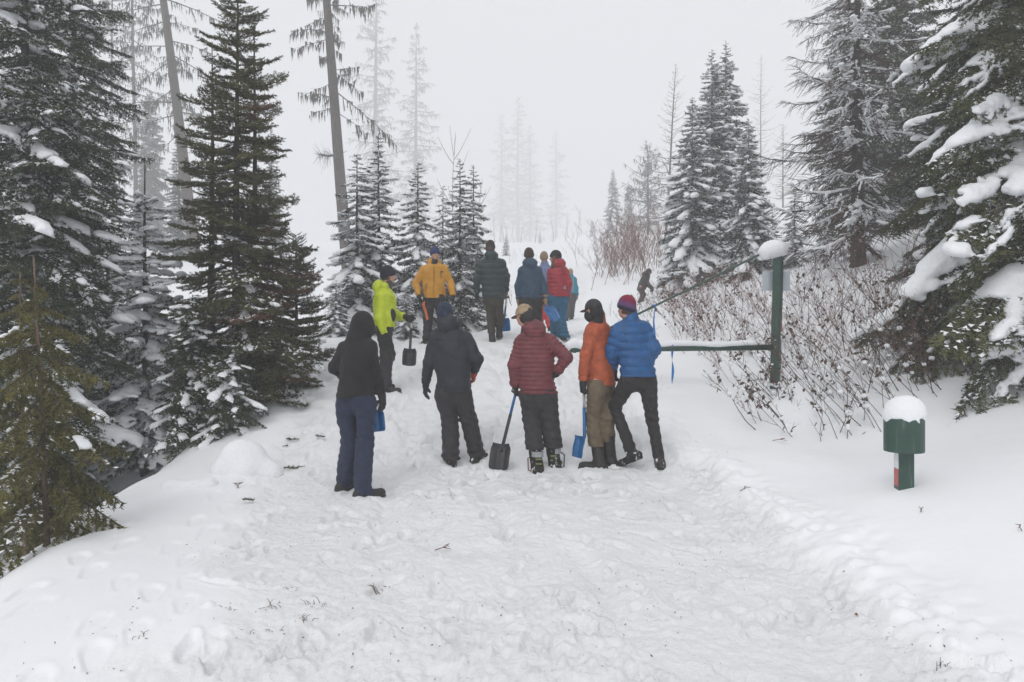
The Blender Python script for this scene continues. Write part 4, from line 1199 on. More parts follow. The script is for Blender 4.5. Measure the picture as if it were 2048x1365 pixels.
def person(sp):
    g = {}
    feetpx = sp.get('foot')
    if feetpx:
        g['footL'] = ray_ground(*feetpx[0][:2]); g['footR'] = ray_ground(*feetpx[1][:2])
        for s, i in (('footL', 0), ('footR', 1)):
            if len(feetpx[i]) > 2:
                dd = feetpx[i][2]; x = TX(feetpx[i][0], dd); g[s] = np.array([x, dd, float(h_full(np.array([x]), np.array([dd]))[0])])
    d = sp.get('d') or (g['footL'][1] + g['footR'][1]) / 2
    if not feetpx:
        for s, o in (('footL', -.14), ('footR', .14)):
            x = TX(sp['hip'][0], d) + o; g[s] = np.array([x, d, H(x, d)])
    org = (g['footL'] + g['footR']) / 2
    px = lambda q: PX(q[0], q[1], d + (q[2] if len(q) > 2 else 0))
    S = sp.get('s', 1.0); vox = sp.get('vox', .014)
    root = empty('person', org); tag(root, sp['label'], 'person', sp.get('group', 'people on the snowy track'))
    fwd = yawvec(sp['yaw']); rgt = np.array([fwd[1], -fwd[0], 0])
    hf = yawvec(sp.get('hyaw', sp['yaw'])); hr = np.array([hf[1], -hf[0], 0])
    pit = math.radians(sp.get('pitch', 0)); hf3 = hf * math.cos(pit) + UP * math.sin(pit); hu = np.cross(hr, hf3)
    R = np.stack([hr, hf3, hu], 1)
    hc = px(sp['head'])
    hs = sp.get('hs', 1.0)
    sh = [px(q) for q in sp['sh']]; el = [px(q) for q in sp['el']]; ha = [px(q) for q in sp['ha']]
    hip = px(sp['hip']); neck = sp.get('neck') and px(sp['neck'])
    if neck is None: neck = (sh[0] + sh[1]) / 2 + UP * .045
    sh = [q + np.array([neck[0] - q[0], neck[1] - q[1], 0]) * .10 - UP * .018 for q in sh]
    kn = [px(q) for q in sp['kn']]
    toe = [yawvec(a) for a in sp.get('toe', (sp['yaw'] - 12, sp['yaw'] + 12))]
    lift = sp.get('lift', (0, 0))
    sole = [g['footL'] - UP * .038 + UP * lift[0], g['footR'] - UP * .038 + UP * lift[1]]
    an = [sole[i] + UP * .10 - toe[i] * .03 for i in (0, 1)]
    hemz = CAMZ + (CY - sp['hem']) / FPX * d
    hw = sp.get('hipw', .095) * S
    lat = unit(np.array([sh[1][0] - sh[0][0], sh[1][1] - sh[0][1], 0]))
    hj = [hip - lat * hw - UP * .02, hip + lat * hw - UP * .02]
    for i in (0, 1):           # knees bend forward, never backward
        mid = (hj[i] + an[i]) / 2
        kn[i] = kn[i] + fwd * sp.get('kb', .03)
    # -------- clothes over the torso
    j = sp['jacket']; a0 = sp.get('wide', 1.0); b0 = sp.get('deep', 1.0)
    zt = np.array([0, .25, .55, .8, .93, 1.0, 1.12])
    aw = np.array([.205, .198, .208, .205, .165, .095, .07]) * a0 * S
    bw = np.array([.150, .142, .150, .142, .120, .085, .07]) * b0 * S
    base = np.array([hip[0], hip[1], hemz]); top = neck
    amp = j.get('amp', 0); bh = j.get('h', .06)
    def puff(s):
        if amp == 0: return 0
        return amp * (np.abs(np.sin(np.pi * s / bh))**.55 - .7)
    nsd = sp.get('seed', 1)
    def torso(P, grow=0.0):
        t = (P[:, 2] - base[2]) / (top[2] - base[2]); tc = np.clip(t, 0, 1.12)
        c = base[None] + (top - base)[None] * tc[:, None]
        q = P - c; u = q @ rgt; v = q @ fwd
        a = np.interp(tc, zt, aw) + grow; b = np.interp(tc, zt, bw) + grow
        q = np.sqrt((u / a)**2 + (v / b)**2)
        dd = (q - 1) * np.minimum(a, b)
        return np.maximum(np.maximum(dd, base[2] - P[:, 2]), P[:, 2] - top[2] - j.get('collar', .06))
    ar = np.array(j.get('arm', (.078, .064, .050))) * S * np.array([.90, .98, 1])
    def coat(P):
        dd = torso(P) - puff(P[:, 2])
        for i in (0, 1):
            d0 = rc(P, neck - UP * .06, sh[i] - UP * .01, .075 * S, ar[0])
            dd = smin(dd, d0 - .3 * puff(P[:, 2]), .04)
            d1, t1 = rc(P, sh[i] - UP * .01, el[i], ar[0], ar[1], True)
            d2, t2 = rc(P, el[i], ha[i] + unit(el[i] - ha[i]) * .06, ar[1], ar[2], True)
            l1 = np.linalg.norm(el[i] - sh[i]); l2 = np.linalg.norm(ha[i] - el[i])
            bend = np.exp(-((1 - t1) * l1 / .07)**2) * .006 * np.sin(t1 * l1 * 130)
            bend2 = np.exp(-(t2 * l2 / .1)**2) * .005 * np.sin(t2 * l2 * 120) + np.exp(-((1 - t2) * l2 / .06)**2) * .005 * np.sin(t2 * l2 * 150)
            da = smin(d1 - puff(t1 * l1) - bend, d2 - puff(t2 * l2 + l1) - bend2, .02)
            dd = smin(dd, da, .025)
        hd = j.get('hood')
        if hd == 'down':
            hk = neck - fwd * .085 + UP * .03
            dh = ell(P, hk, (.125 * S, .075 * S, .105 * S), np.stack([rgt, unit(fwd - UP * .35), np.cross(rgt, unit(fwd - UP * .35))], 1))
            if amp: dh = dh - puff(P[:, 2] * 1.1) * .8
            dh2 = rc(P, neck - rgt * .09 + UP * .035, neck + rgt * .09 + UP * .035, .055, .055)
            dd = smin(dd, np.minimum(dh, dh2 + .01), .022)
        elif hd == 'up':
            k = ell(P, hc - hf3 * .012 + hu * .012, (.108, .132, .148), R)
            k = smin(k, rc(P, hc - hu * .10 - hf3 * .03, neck - fwd * .02, .085, .105), .05)
            hole = ell(P, hc + hf3 * .17 - hu * .01, (.085, .14, .125), R)
            k = np.maximum(k, -hole)
            dd = smin(dd, k, .03)
        else:
            dd = smin(dd, rc(P, neck - UP * .02, neck + UP * j.get('collar', .06), .082, .074), .02)
        dd = dd + .008 * np.exp(-((P[:, 2] - base[2] - .045) / .009)**2)
        for i in (0, 1):
            wv_ = (P - ha[i]) @ unit(el[i] - ha[i])
            dd = dd + .007 * np.exp(-((wv_ - .10) / .009)**2) * (np.linalg.norm(P - ha[i], axis=1) < .14)
        if not amp:
            tb = np.clip((P[:, 2] - base[2]) / (top[2] - base[2]), 0, 1)
            ub = (P - base - (top - base) * tb[:, None]) @ rgt
            dd = dd + .006 * np.exp(-((np.abs(ub) - .115 + .03 * tb) / .007)**2) * (tb < .78) * (tb > 0) + .006 * np.exp(-((tb - .78) / .014)**2) * (np.abs(ub) < .14)
        fz = sinnoise(P * np.array([1, 1, .8]), 17, nsd) * j.get('fold', .006) * 1.45 + sinnoise(P, 42, nsd + 5) * j.get('fold', .006) * .35
        return dd - fz
    pts = [base - rgt * .25, base + rgt * .25, base - fwd * .2, base + fwd * .2, neck, hc + UP * .12] + sh + el + ha if j.get('hood') == 'up' else [base - rgt * .25, base + rgt * .25, base - fwd * .2, base + fwd * .2, neck + UP * .12] + sh + el + ha
    # -------- body: one continuous surface
    bare = sp.get('bare', (False, False))
    hand = []
    for i in (0, 1):
        hd = unit(ha[i] - el[i]) * .6 - UP * .5
        if 'hdir' in sp and sp['hdir'][i] is not None: hd = np.array(sp['hdir'][i], float)
        inner = (rgt if i == (0 if rgt[0] > 0 else 1) else -rgt)
        side = sp.get('thumb', (None, None))[i]
        side = fwd if side is None else np.array(side, float)
        hand.append(hand_prims(ha[i], hd, side, inner, curl=sp.get('curl', (.7, .7))[i], s=S))
    def head_sdf(P):
        q = ell(P, hc + hu * .022 * hs, np.array([.075, .097, .098]) * hs, R)
        q = smin(q, ell(P, hc + hf3 * .028 * hs - hu * .055 * hs, np.array([.056, .068, .062]) * hs, R), .03)
        L = lambda x, y, z: hc + (hr * x + hf3 * y + hu * z) * hs
        q = smin(q, rc(P, L(0, .088, .012), L(0, .112, -.026), .009, .0145), .012)
        q = smin(q, rc(P, L(-.035, .084, .026), L(.035, .084, .026), .012, .012), .015)
        for s in (-1, 1):
            q = -smin(-q, ell(P, L(.031 * s, .102, .004), (.017, .016, .011), R), .01)
            q = smin(q, ell(P, L(.079 * s, -.008, -.004), (.010, .02, .031), R), .008)
            q = smin(q, ell(P, L(.036 * s, .068, -.03), (.022, .02, .02), R), .015)
        q = smin(q, rc(P, L(-.02, .088, -.062), L(.02, .088, -.062), .0075, .0075), .006)
        return smin(q, rc(P, hc - hu * .08 * hs - hf3 * .015, neck - UP * .02, .056, .064), .03)
    def body(P):
        dd = smin(head_sdf(P), torso(P, -.05), .03)
        dd = np.maximum(dd, -1e9)
        for i in (0, 1):
            dd = smin(dd, rc(P, neck - UP * .07, sh[i] - UP * .02, .05, .05), .03)
            dd = smin(dd, rc(P, sh[i] - UP * .02, el[i], .048, .04), .02)
            dd = smin(dd, rc(P, el[i], ha[i], .038, .028), .02)
            dd = smin(dd, union(P, hand[i], .005) + (0 if bare[i] else .006), .006)
            dd = smin(dd, rc(P, hj[i] + UP * .08, kn[i], .075, .052), .03)
            dd = smin(dd, rc(P, kn[i], an[i], .05, .035), .02)
            dd = smin(dd, rc(P, an[i], sole[i] + toe[i] * .09 + UP * (.045 - .09 * math.tan(math.radians(sp.get('boot', {}).get('tilt', (0, 0))[i]))), .034, .024), .02)
        return dd
    bp = pts + [hc + hu * .14, hc + hf3 * .14] + sole + kn + ha
    bo = build('body', body, bp, .14, sp.get('bvox', .013), M['skin'], root, org)
    build('jacket', coat, pts, .16, vox, sp['jm'], bo, org)
    # -------- trousers
    fl = sp.get('flare', 1.0); leg = np.array(sp.get('leg', (.108, .085, .078))) * S
    pz = hemz + .07
    cutz = [s[2] + sp.get('cuff', .09) for s in sole]
    def pants(P):
        dd = None
        hb = ell(P, hip + UP * .02, (.178 * S * sp.get('wide', 1.0), .128 * S, .17), np.stack([rgt, fwd, UP], 1))
        for i in (0, 1):
            d1, t1 = rc(P, hj[i], kn[i], leg[0], leg[1], True)
            d2, t2 = rc(P, kn[i], an[i] - UP * .03, leg[1], leg[2] * fl, True)
            l2 = np.linalg.norm(kn[i] - an[i])
            st = np.exp(-((1 - t2) * l2 / .13)**2) * sp.get('stack', .008) * np.sin(t2 * l2 * 70 + P[:, 0] * 16 + 2.6 * sinnoise(P, 9, nsd + 9))
            kb = (np.exp(-((1 - t1) * .4 / .08)**2) + np.exp(-(t2 * .4 / .08)**2)) * .003 * np.sin(P[:, 2] * 75 + P[:, 0] * 26 + 2.5 * sinnoise(P, 8, nsd + 7))
            q = smin(d1 - kb, d2 - st - kb, .03)
            q = np.maximum(q, np.where(P[:, 2] < kn[i][2], cutz[i] - P[:, 2], -1))
            dd = q if dd is None else smin(dd, q, .012)
        dd = smin(dd, hb, .05)
        dd = np.maximum(dd, P[:, 2] - pz)
        V_ = P * np.array([1, 1, .45])
        return dd - sinnoise(V_, 15, nsd + 2) * sp.get('pfold', .007) * 1.5 - sinnoise(P, 38, nsd + 3) * .0025
    build('trousers', pants, [hip + UP * .2, hip - rgt * .2, hip + rgt * .2, hip + fwd * .15, hip - fwd * .15] + kn + sole, .13, vox, sp['pm'], bo, org)
    # -------- boots
    bt = sp.get('boot', {})
    bh_ = bt.get('h', .14); br_ = bt.get('r', .056)
    for i in (0, 1):
        tp = unit(toe[i]); sl = math.tan(math.radians(bt.get('tilt', (0, 0))[i]))
        heel = sole[i] - tp * .085 + UP * .045; tip = sole[i] + tp * .155 + UP * .042
        hs_ = sole[i] - tp * .045
        shaft = unit(kn[i] - an[i])
        def bf(P, heel=heel, tip=tip, hs_=hs_, i=i, tp=tp, sl=sl, shaft=shaft):
            v = (P - sole[i]) @ tp
            q = P.copy(); q[:, 2] += v * sl           # heel raised when tilted
            dd = rc(q, heel, tip, .050, .044)
            dd = smin(dd, rc(q, hs_ + UP * .05, hs_ + UP * .03 + shaft * bh_, br_, br_ * .98), .035)
            dd = np.maximum(dd, sole[i][2] - q[:, 2])
            rim = np.maximum(rc(q, heel - UP * .03, tip - UP * .03, .056, .05), np.abs(q[:, 2] - sole[i][2] - .014) - .014)
            return np.minimum(dd, rim) - sinnoise(P, 60, 4) * .0022
        bo_ = build('boot', bf, [heel, tip, sole[i] + shaft * (bh_ + .05), sole[i] - UP * .02, sole[i] + UP * .15], .12, min(vox, .012), bt.get('m', M['boot']), bo, org)
        if bt.get('ski'):
            m = Mesher(); sd = lat * (1 if i else -1)
            c0 = hs_ + sd * .066
            loop = [c0 + UP * .03, c0 + sd * .035 + UP * .04, c0 + sd * .04 + UP * .17, c0 + sd * .005 + UP * .2]
            V, F = tube(loop, .008, 6); m.add(V - org, F)
            obj('pull_strap', m.build('pull_strap', [M['strap_red'] if i == 0 else M['black_plastic']]), bo_)
            m = Mesher()
            for zz in (.07, .12, .17):
                V, F = box_vf(hs_ - tp * .066 + UP * zz - org, (.035, .008, .009)); m.add(V, F)
            obj('buckle', m.build('buckle', [M['buckle']], smooth=False), bo_)
            m = Mesher()
            V, F = batch_tubes(np.array([[hs_ + UP * .19, hs_ + UP * .25]]), np.array([[.068, .066]]), 14); m.add(V - org, F)
            obj('liner', m.build('liner', [M['liner']]), bo_)
    # -------- gloves
    for i in (0, 1):
        if bare[i]: continue
        cuffp = ha[i] + unit(el[i] - ha[i]) * .085
        def gf(P, i=i, cuffp=cuffp):
            if sp.get('mitten'):
                hd = unit(hand[i][0][1] - hand[i][0][0]); dd = rc(P, ha[i], ha[i] + hd * .13, .045, .05)
                dd = smin(dd, union(P, hand[i][-2:], .01) - .006, .015)
            else:
                dd = union(P, hand[i], .008) - sp.get('gthick', .004)
            return smin(dd, rc(P, ha[i], cuffp, .040, .047), .02)
        build('glove', gf, [p for q in hand[i] for p in q[:2]] + [cuffp], .07, .009, sp['gm'][i], bo, org)
    # -------- hat, hair
    ht = sp.get('hat')
    if ht and ht['kind'] == 'beanie':
        def bn(P):
            l = (P - hc) @ R
            e = ell(P, hc + hu * .040 * hs - hf3 * .008, np.array([.089, .112, .112 * ht.get('tall', 1.0)]) * hs, R)
            pl = l[:, 2] - .32 * l[:, 1]
            lo = -.018
            cuff = ell(P, hc + hu * .03 * hs - hf3 * .006, np.array([.096, .119, .13]) * hs, R)
            cuff = np.maximum(cuff, pl - (lo + .055))
            return np.maximum(smin(e, cuff, .008), lo - pl) - sinnoise(P, 48, 8) * .002
        build('beanie', bn, [hc, hc + hu * .13], .17, .009 if d < 10 else .013, ht['m'], bo, org)
        if ht.get('pom'):
            build('pompom', lambda P: ell(P, hc + hu * .165, (.03, .03, .03)) - sinnoise(P, 120, 3) * .006, [hc + hu * .165], .06, .008, ht['m'], bo, org)
    elif ht and ht['kind'] == 'cap':
        def cp(P):
            l = (P - hc) @ R
            e = ell(P, hc + hu * .035, (.087, .108, .102), R)
            e = np.maximum(e, .008 - (l[:, 2] + .10 * np.minimum(l[:, 1], 0)))
            if ht.get('open'):      # strap opening at the back
                e = np.maximum(e, -ell(P, hc - hf3 * .11 + hu * .048, (.036, .06, .028), R))
            return e
        build('cap', cp, [hc, hc + hu * .12], .16, .008, ht['m'], bo, org)
        brim_R = np.stack([hr, unit(hf3 - hu * .22), np.cross(hr, unit(hf3 - hu * .22))], 1)
        def bm(P): return np.maximum(ell(P, hc + hf3 * .095 + hu * .008, (.078, .098, .007), brim_R), -(ell(P, hc + hu * .03, (.08, .1, .1), R)))
        build('cap_brim', bm, [hc, hc + hf3 * .2], .1, .006, ht.get('bm', ht['m']), bo, org)
    if sp.get('hair'):
        hm, kind = sp['hair']
        def hrf(P):
            l = (P - hc) @ R
            e = ell(P, hc + hu * .012 - hf3 * .008, np.array([.084, .106, .112]) * hs, R)
            e = np.maximum(e, l[:, 1] - (.012 if kind != 'short' else .055) - .9 * np.maximum(l[:, 2] - .03, 0))
            if kind == 'crop': e = np.maximum(e, -.072 - l[:, 2])
            if kind == 'long':
                for s in ((-1,) if sp.get('hairside') else (-1, 1)):
                    p0 = hc + hr * .075 * s; p1 = hc + hr * .10 * s - hu * .16 + hf3 * .01; p2 = p1 - UP * .16 + hf3 * .03
                    e = smin(e, smin(rc(P, p0, p1, .035, .045), rc(P, p1, p2, .045, .02), .02), .02)
            if kind == 'nape': e = smin(e, rc(P, hc - hf3 * .06 - hu * .04, hc - hf3 * .07 - hu * .13, .075, .06), .03)
            return e - sinnoise(P * np.array([1, 1, .35]), 90, 12) * .004
        build('hair', hrf, [hc, hc - UP * .32, hc + hr * .1, hc - hr * .1], .15, .010 if d < 10 else .014, hm, bo, org)
    info = dict(root=root, org=org, d=d, hand=[ha[i] + unit(hand[i][3][1] - ha[i]) * .10 for i in (0, 1)], hc=hc, hu=hu, hf=hf3, hr=hr, fwd=fwd, rgt=rgt, neck=neck, body=bo, sole=sole, base=base, top=top, aw=aw, bw=bw, zt=zt, el=el, sh=sh)
    print('person %-60s d=%.2f height=%.2f' % (sp['label'][:60], d, hc[2] + .14 - org[2]))
    return info

M['boot'] = plain('black_boots', (.018, .016, .016), .6)
M['boot_snow'] = needles('snow_caked_boots', (.016, .015, .015), (.035, .03, .028), .42, 16.0)
M['strap_red'] = plain('red_strap', (.16, .04, .035), .6)
M['buckle'] = plain('lime_buckles', (.15, .17, .06), .5)
M['liner'] = plain('grey_liner', (.30, .31, .32), .8)
F_ = fabric
black_glove = F_('black_glove_fabric', (.012, .012, .013), .7)
tan_glove = F_('tan_work_glove', (.24, .17, .09), .8)
red_glove = F_('red_glove_lining', (.42, .05, .03), .7)
brown_glove = F_('brown_mitten', (.17, .12, .085), .85)
brown_hair = plain('brown_hair', (.055, .032, .022), .6, scale=60, bmp=.5)
dark_hair = plain('dark_hair', (.014, .011, .010), .6, scale=60, bmp=.5)
auburn_hair = plain('auburn_hair', (.10, .045, .028), .6, scale=60, bmp=.5)
blond_hair = plain('blond_hair', (.34, .26, .17), .6, scale=60, bmp=.5)

p1 = person(dict(label='person in a black hooded jacket with hood up and navy trousers', yaw=22, hyaw=48, seed=11, vox=.013,
    head=(727, 652, .02), sh=[(687, 693, .03), (743, 689, -.03)], el=[(670, 736, .06), (751, 744, -.02)], ha=[(690, 757, .2), (764, 792, .04)],
    neck=(717, 678, .0), hip=(711, 800), hem=793, kn=[(695, 888, .02), (727, 886, -.02)], foot=[(693, 976), (732, 990)], toe=(40, 62), kb=.02,
    jacket=dict(hood='up', fold=.009, arm=(.080, .068, .054)), wide=.92, jm=F_('black_fleece', (.010, .009, .010), .9, sheen=.05), pm=F_('navy_sweatpants', (.018, .026, .058), .9, sheen=.05), leg=(.105, .086, .082), cuff=.05, stack=.004, flare=1.02, pfold=.009,
    boot=dict(h=.10), gm=(black_glove, black_glove), hdir=(None, (.1, .02, -1)), curl=(.8, .45)))
p2 = person(dict(label='person in a lime yellow jacket and navy beanie looking right', yaw=72, hyaw=62, seed=12, vox=.014,
    head=(776, 552, 0), hs=1.0, sh=[(763, 592, .16), (765, 590, -.16)], el=[(793, 632, .2), (759, 637, -.2)], ha=[(812, 634, .10), (771, 676, -.16)], neck=(768, 578),
    hip=(768, 655), hem=655, kn=[(772, 712, .08), (768, 716, -.06)], foot=[(764, 776), (775, 783)], toe=(60, 75), kb=.03,
    jacket=dict(hood='down', fold=.008, arm=(.085, .07, .056)), wide=1.02, deep=1.12, jm=F_('lime_shell', (.47, .56, .012), .5, var=.12), pm=F_('charcoal_trousers', (.020, .017, .019)), leg=(.112, .09, .085), cuff=.05, stack=.01,
    boot=dict(h=.12), gm=(black_glove, black_glove), hat=dict(kind='beanie', m=knit('navy_knit', (.010, .011, .02))), hair=(brown_hair, 'crop'), curl=(1.3, .6), hdir=((.6, .1, -.5), None)))
p3 = person(dict(label='person in a mustard yellow hooded jacket facing the camera, blue beanie', yaw=176, hyaw=158, seed=13, vox=.016, bvox=.0085, pitch=-3,
    head=(870, 509, -.04), sh=[(846, 536, 0), (890, 534, 0)], el=[(833, 567, .04), (900, 564, .04)], ha=[(838.5, 594, -.10), (906, 594, -.06)], neck=(869, 527),
    hip=(868, 598), hem=597, kn=[(856, 638), (884, 640)], foot=[(853, 679, 14.15), (884, 682, 14.1)], toe=(195, 165), kb=.02,
    jacket=dict(hood='down', fold=.008, arm=(.085, .07, .058)), wide=1.04, jm=F_('mustard_shell', (.56, .26, .010), .55, var=.12), pm=F_('black_shell_trousers', (.014, .014, .017)), cuff=.06, leg=(.112, .092, .084),
    boot=dict(h=.14), gm=(black_glove, black_glove), hat=dict(kind='beanie', m=knit('blue_knit', (.016, .03, .095))), curl=(1.3, .6)))
p4 = person(dict(label='person in a navy hooded jacket and speckled blue beanie, back turned', yaw=8, hyaw=-2, seed=14, vox=.013,
    head=(890, 629, .02), sh=[(869, 671, 0), (935, 669, 0)], el=[(858, 724, .03), (954, 717, .0)], ha=[(851.5, 772, .08), (948, 748, .14)], neck=(898, 653),
    hip=(907, 788), hem=785, kn=[(898, 845), (938, 841)], foot=[(901, 925), (956, 917)], toe=(-18, 30), kb=.03,
    jacket=dict(hood='down', fold=.008, arm=(.088, .072, .058)), wide=1.06, jm=F_('navy_shell', (.011, .013, .024), .6), pm=F_('charcoal_snow_trousers', (.020, .017, .019), .7), leg=(.118, .098, .094), cuff=.07, stack=.011, flare=1.05,
    boot=dict(h=.14, m=M['boot_snow']), gm=(black_glove, red_glove), hat=dict(kind='beanie', m=knit('speckled_blue_knit', (.008, .014, .03), (.035, .055, .095))), hair=(brown_hair, 'crop'), curl=(.5, .9)))
p5 = person(dict(label='person in a dark green puffy jacket walking away, brown beanie', yaw=4, hyaw=8, seed=15, vox=.016,
    head=(981, 497, 0), sh=[(962, 525, 0), (1005, 523, 0)], el=[(954.5, 556, .02), (1012, 553, .02)], ha=[(954, 588, .1), (1012, 585, .1)], neck=(983, 514),
    hip=(987, 600), hem=598, kn=[(981, 632), (999, 632)], foot=[(984, 675, 14.25), (999, 669, 14.45)], toe=(-10, 8), kb=.02, lift=(0, .03),
    jacket=dict(hood='down', fold=.006, amp=.014, h=.11, arm=(.088, .072, .058)), wide=1.08, jm=F_('dark_green_puffy', (.012, .029, .029), .5), pm=F_('olive_work_trousers', (.035, .03, .017)), leg=(.105, .082, .072), cuff=.2,
    boot=dict(h=.30, r=.062), gm=(black_glove, brown_glove), hat=dict(kind='beanie', m=knit('brown_knit', (.032, .025, .022)), tall=1.1), hair=(brown_hair, 'nape')))
p6 = person(dict(label='person in a steel blue hooded jacket, back turned, tan gloves', yaw=3, hyaw=6, seed=16, vox=.016, d=13.5,
    head=(1058, 512, 0), sh=[(1042, 541, 0), (1078, 540, 0)], el=[(1036, 572, .02), (1088, 570, .02)], ha=[(1037, 603, .05), (1091, 602, -.03)], neck=(1060, 530),
    hip=(1062, 600), hem=597, kn=[(1053, 644), (1075, 645)], toe=(-10, 10),
    jacket=dict(hood='down', fold=.006, arm=(.08, .066, .054)), wide=1.02, jm=F_('steel_blue_shell', (.014, .046, .088), .55), pm=F_('black_leggings', (.014, .011, .012)), leg=(.115, .085, .075),
    gm=(tan_glove, tan_glove), hat=dict(kind='beanie', m=knit('dark_brown_knit', (.035, .024, .016)))))
p7 = person(dict(label='person in a periwinkle jacket and tan striped beanie, mostly hidden', yaw=0, seed=17, vox=.018, d=16.6,
    head=(1088, 516.5, 0), sh=[(1075, 540, 0), (1105, 540, 0)], el=[(1070, 567, .0), (1110, 567, .0)], ha=[(1072, 592, .1), (1108, 592, .1)], neck=(1089, 531),
    hip=(1089, 592), hem=592, kn=[(1082, 625), (1094, 625)],
    jacket=dict(hood=None, fold=.006), jm=F_('periwinkle_fleece', (.15, .19, .34), .8), pm=F_('red_snow_trousers', (.50, .035, .035)), gm=(black_glove, black_glove),
    hat=dict(kind='beanie', m=knit('tan_knit', (.22, .16, .10)))))
p8 = person(dict(label='person with long auburn hair in a red puffy jacket and teal trousers', yaw=-20, hyaw=-70, seed=18, vox=.016, bvox=.010,
    head=(1111, 516, 0), sh=[(1102, 543, -.05), (1131, 540, .05)], el=[(1100, 570, .1), (1137, 567, -.02)], ha=[(1098, 590, .2), (1136, 597, .04)], neck=(1116, 531),
    hip=(1117, 597), hem=594, kn=[(1112, 640, 0), (1122, 642)], foot=[(1112, 672, 14.5), (1127, 676, 14.3)], toe=(-25, 10),
    jacket=dict(hood='down', fold=.005, amp=.014, h=.075, arm=(.082, .068, .054)), wide=.98, jm=F_('red_puffy', (.33, .016, .03), .5), pm=F_('teal_snow_trousers', (.008, .10, .19), .6), leg=(.12, .105, .10), flare=1.15, cuff=.05, stack=.014,
    gm=(brown_glove, brown_glove), mitten=True, hat=dict(kind='beanie', m=knit('black_knit', (.012, .012, .013))), hair=(auburn_hair, 'long')))
p9 = person(dict(label='blond person in a teal top and grey bibs far up the track', yaw=10, hyaw=25, seed=19, vox=.02, bvox=.016,
    head=(1141, 545, 0), sh=[(1134, 558, 0), (1149, 557, 0)], el=[(1132, 574, 0), (1153, 576, 0)], ha=[(1135, 588, .1), (1155, 592, .05)], neck=(1141.5, 553),
    hip=(1141, 592), hem=588, kn=[(1136, 615), (1143, 614)], foot=[(1132, 641.5), (1143, 639.5)], toe=(-20, 20), bare=(True, True),
    jacket=dict(hood=None, fold=.005), jm=F_('teal_midlayer', (.010, .23, .33), .7), pm=F_('grey_bibs', (.055, .052, .055)), leg=(.12, .10, .095), gm=(None, None), hair=(blond_hair, 'short')))
p10 = person(dict(label='person in a maroon puffy jacket and tan trucker cap, hand on hip', yaw=-8, hyaw=-46, pitch=-6, seed=20, vox=.010,
    head=(1049, 632, 0), sh=[(1039, 680, .0), (1101, 677, 0)], el=[(1029, 731, -.02), (1134, 715, -.10)], ha=[(1031, 774, .06), (1113, 748, -.03)], neck=(1066, 663),
    hip=(1077, 792), hem=788, kn=[(1064, 838), (1099, 836)], foot=[(1073, 940), (1112, 933)], toe=(-12, 18), kb=.04,
    jacket=dict(hood='down', fold=.005, amp=.017, h=.050, arm=(.086, .07, .056)), wide=1.0, jm=F_('maroon_puffy', (.145, .026, .034), .5), pm=F_('dark_grey_snow_trousers', (.024, .021, .023)), leg=(.118, .10, .10), flare=1.08, cuff=.26, stack=.014,
    boot=dict(h=.22, r=.072, ski=True, m=M['boot_snow']), gm=(black_glove, black_glove), hat=dict(kind='cap', open=True, m=F_('tan_mesh_cap', (.34, .25, .16), .8), bm=F_('dark_tan_brim', (.11, .075, .05), .8)), hair=(dark_hair, 'nape'),
    hdir=((.05, .1, -1), (-.7, .3, -.55)), curl=(1.4, .6)))
p11 = person(dict(label='person in a burnt orange jacket and dark cap with olive trousers', yaw=-30, hyaw=-40, seed=21, vox=.012,
    head=(1187, 622, .0), sh=[(1184, 662, -.13), (1209, 658, .12)], el=[(1171, 712, -.15), (1219, 712, .2)], ha=[(1166, 768, -.12), (1205, 755, .30)], neck=(1196, 644),
    hip=(1201, 772), hem=771, kn=[(1189, 835), (1216, 833)], foot=[(1192, 934), (1216, 926)], toe=(-72, -30), kb=.03,
    jacket=dict(hood=None, fold=.004, amp=.004, h=.055, collar=.085, arm=(.076, .066, .054)), wide=.88, jm=F_('burnt_orange_quilt', (.36, .07, .02), .6), pm=F_('olive_snow_trousers', (.125, .092, .056)), leg=(.110, .092, .085), cuff=.26, stack=.013,
    boot=dict(h=.30, r=.070), gm=(black_glove, black_glove), hat=dict(kind='cap', m=F_('charcoal_cap', (.028, .028, .033), .8)), hair=(F_('black_balaclava', (.014, .013, .015), .9), 'nape'), curl=(1.3, .6), hdir=((.05, .05, -1), None)))
p12 = person(dict(label='person in a bright blue puffy jacket in a wide stance, purple beanie', yaw=-16, hyaw=-38, seed=22, vox=.012,
    head=(1253, 617, .0), sh=[(1233, 657, -.05), (1290, 652, .04)], el=[(1222, 706, .0), (1308, 699, -.06)], ha=[(1228, 742, .14), (1296, 726, .12)], neck=(1262, 641),
    hip=(1276, 758), hem=752, kn=[(1230, 816, .10), (1305, 836, 0)], foot=[(1262, 900, 8.3), (1319, 932)], toe=(-55, 0), kb=.02, lift=(.10, 0), hipw=.11,
    jacket=dict(hood=None, fold=.006, amp=.020, h=.088, collar=.09, arm=(.088, .074, .056)), wide=1.0, jm=F_('bright_blue_puffy', (.004, .078, .235), .45), pm=F_('black_stretch_trousers', (.015, .012, .013)), leg=(.105, .075, .062), cuff=.03, pfold=.005, stack=.005,
    boot=dict(h=.2, tilt=(24, 0), m=M['boot_snow']), gm=(black_glove, black_glove),
    hat=dict(kind='beanie', m=knit('striped_knit', None, stripes=[(.0, (.012, .014, .03)), (.42, (.02, .018, .045)), (.5, (.10, .05, .14)), (.68, (.13, .05, .13)), (.8, (.17, .018, .055)), (1, (.21, .014, .04))])), hair=(brown_hair, 'crop')))
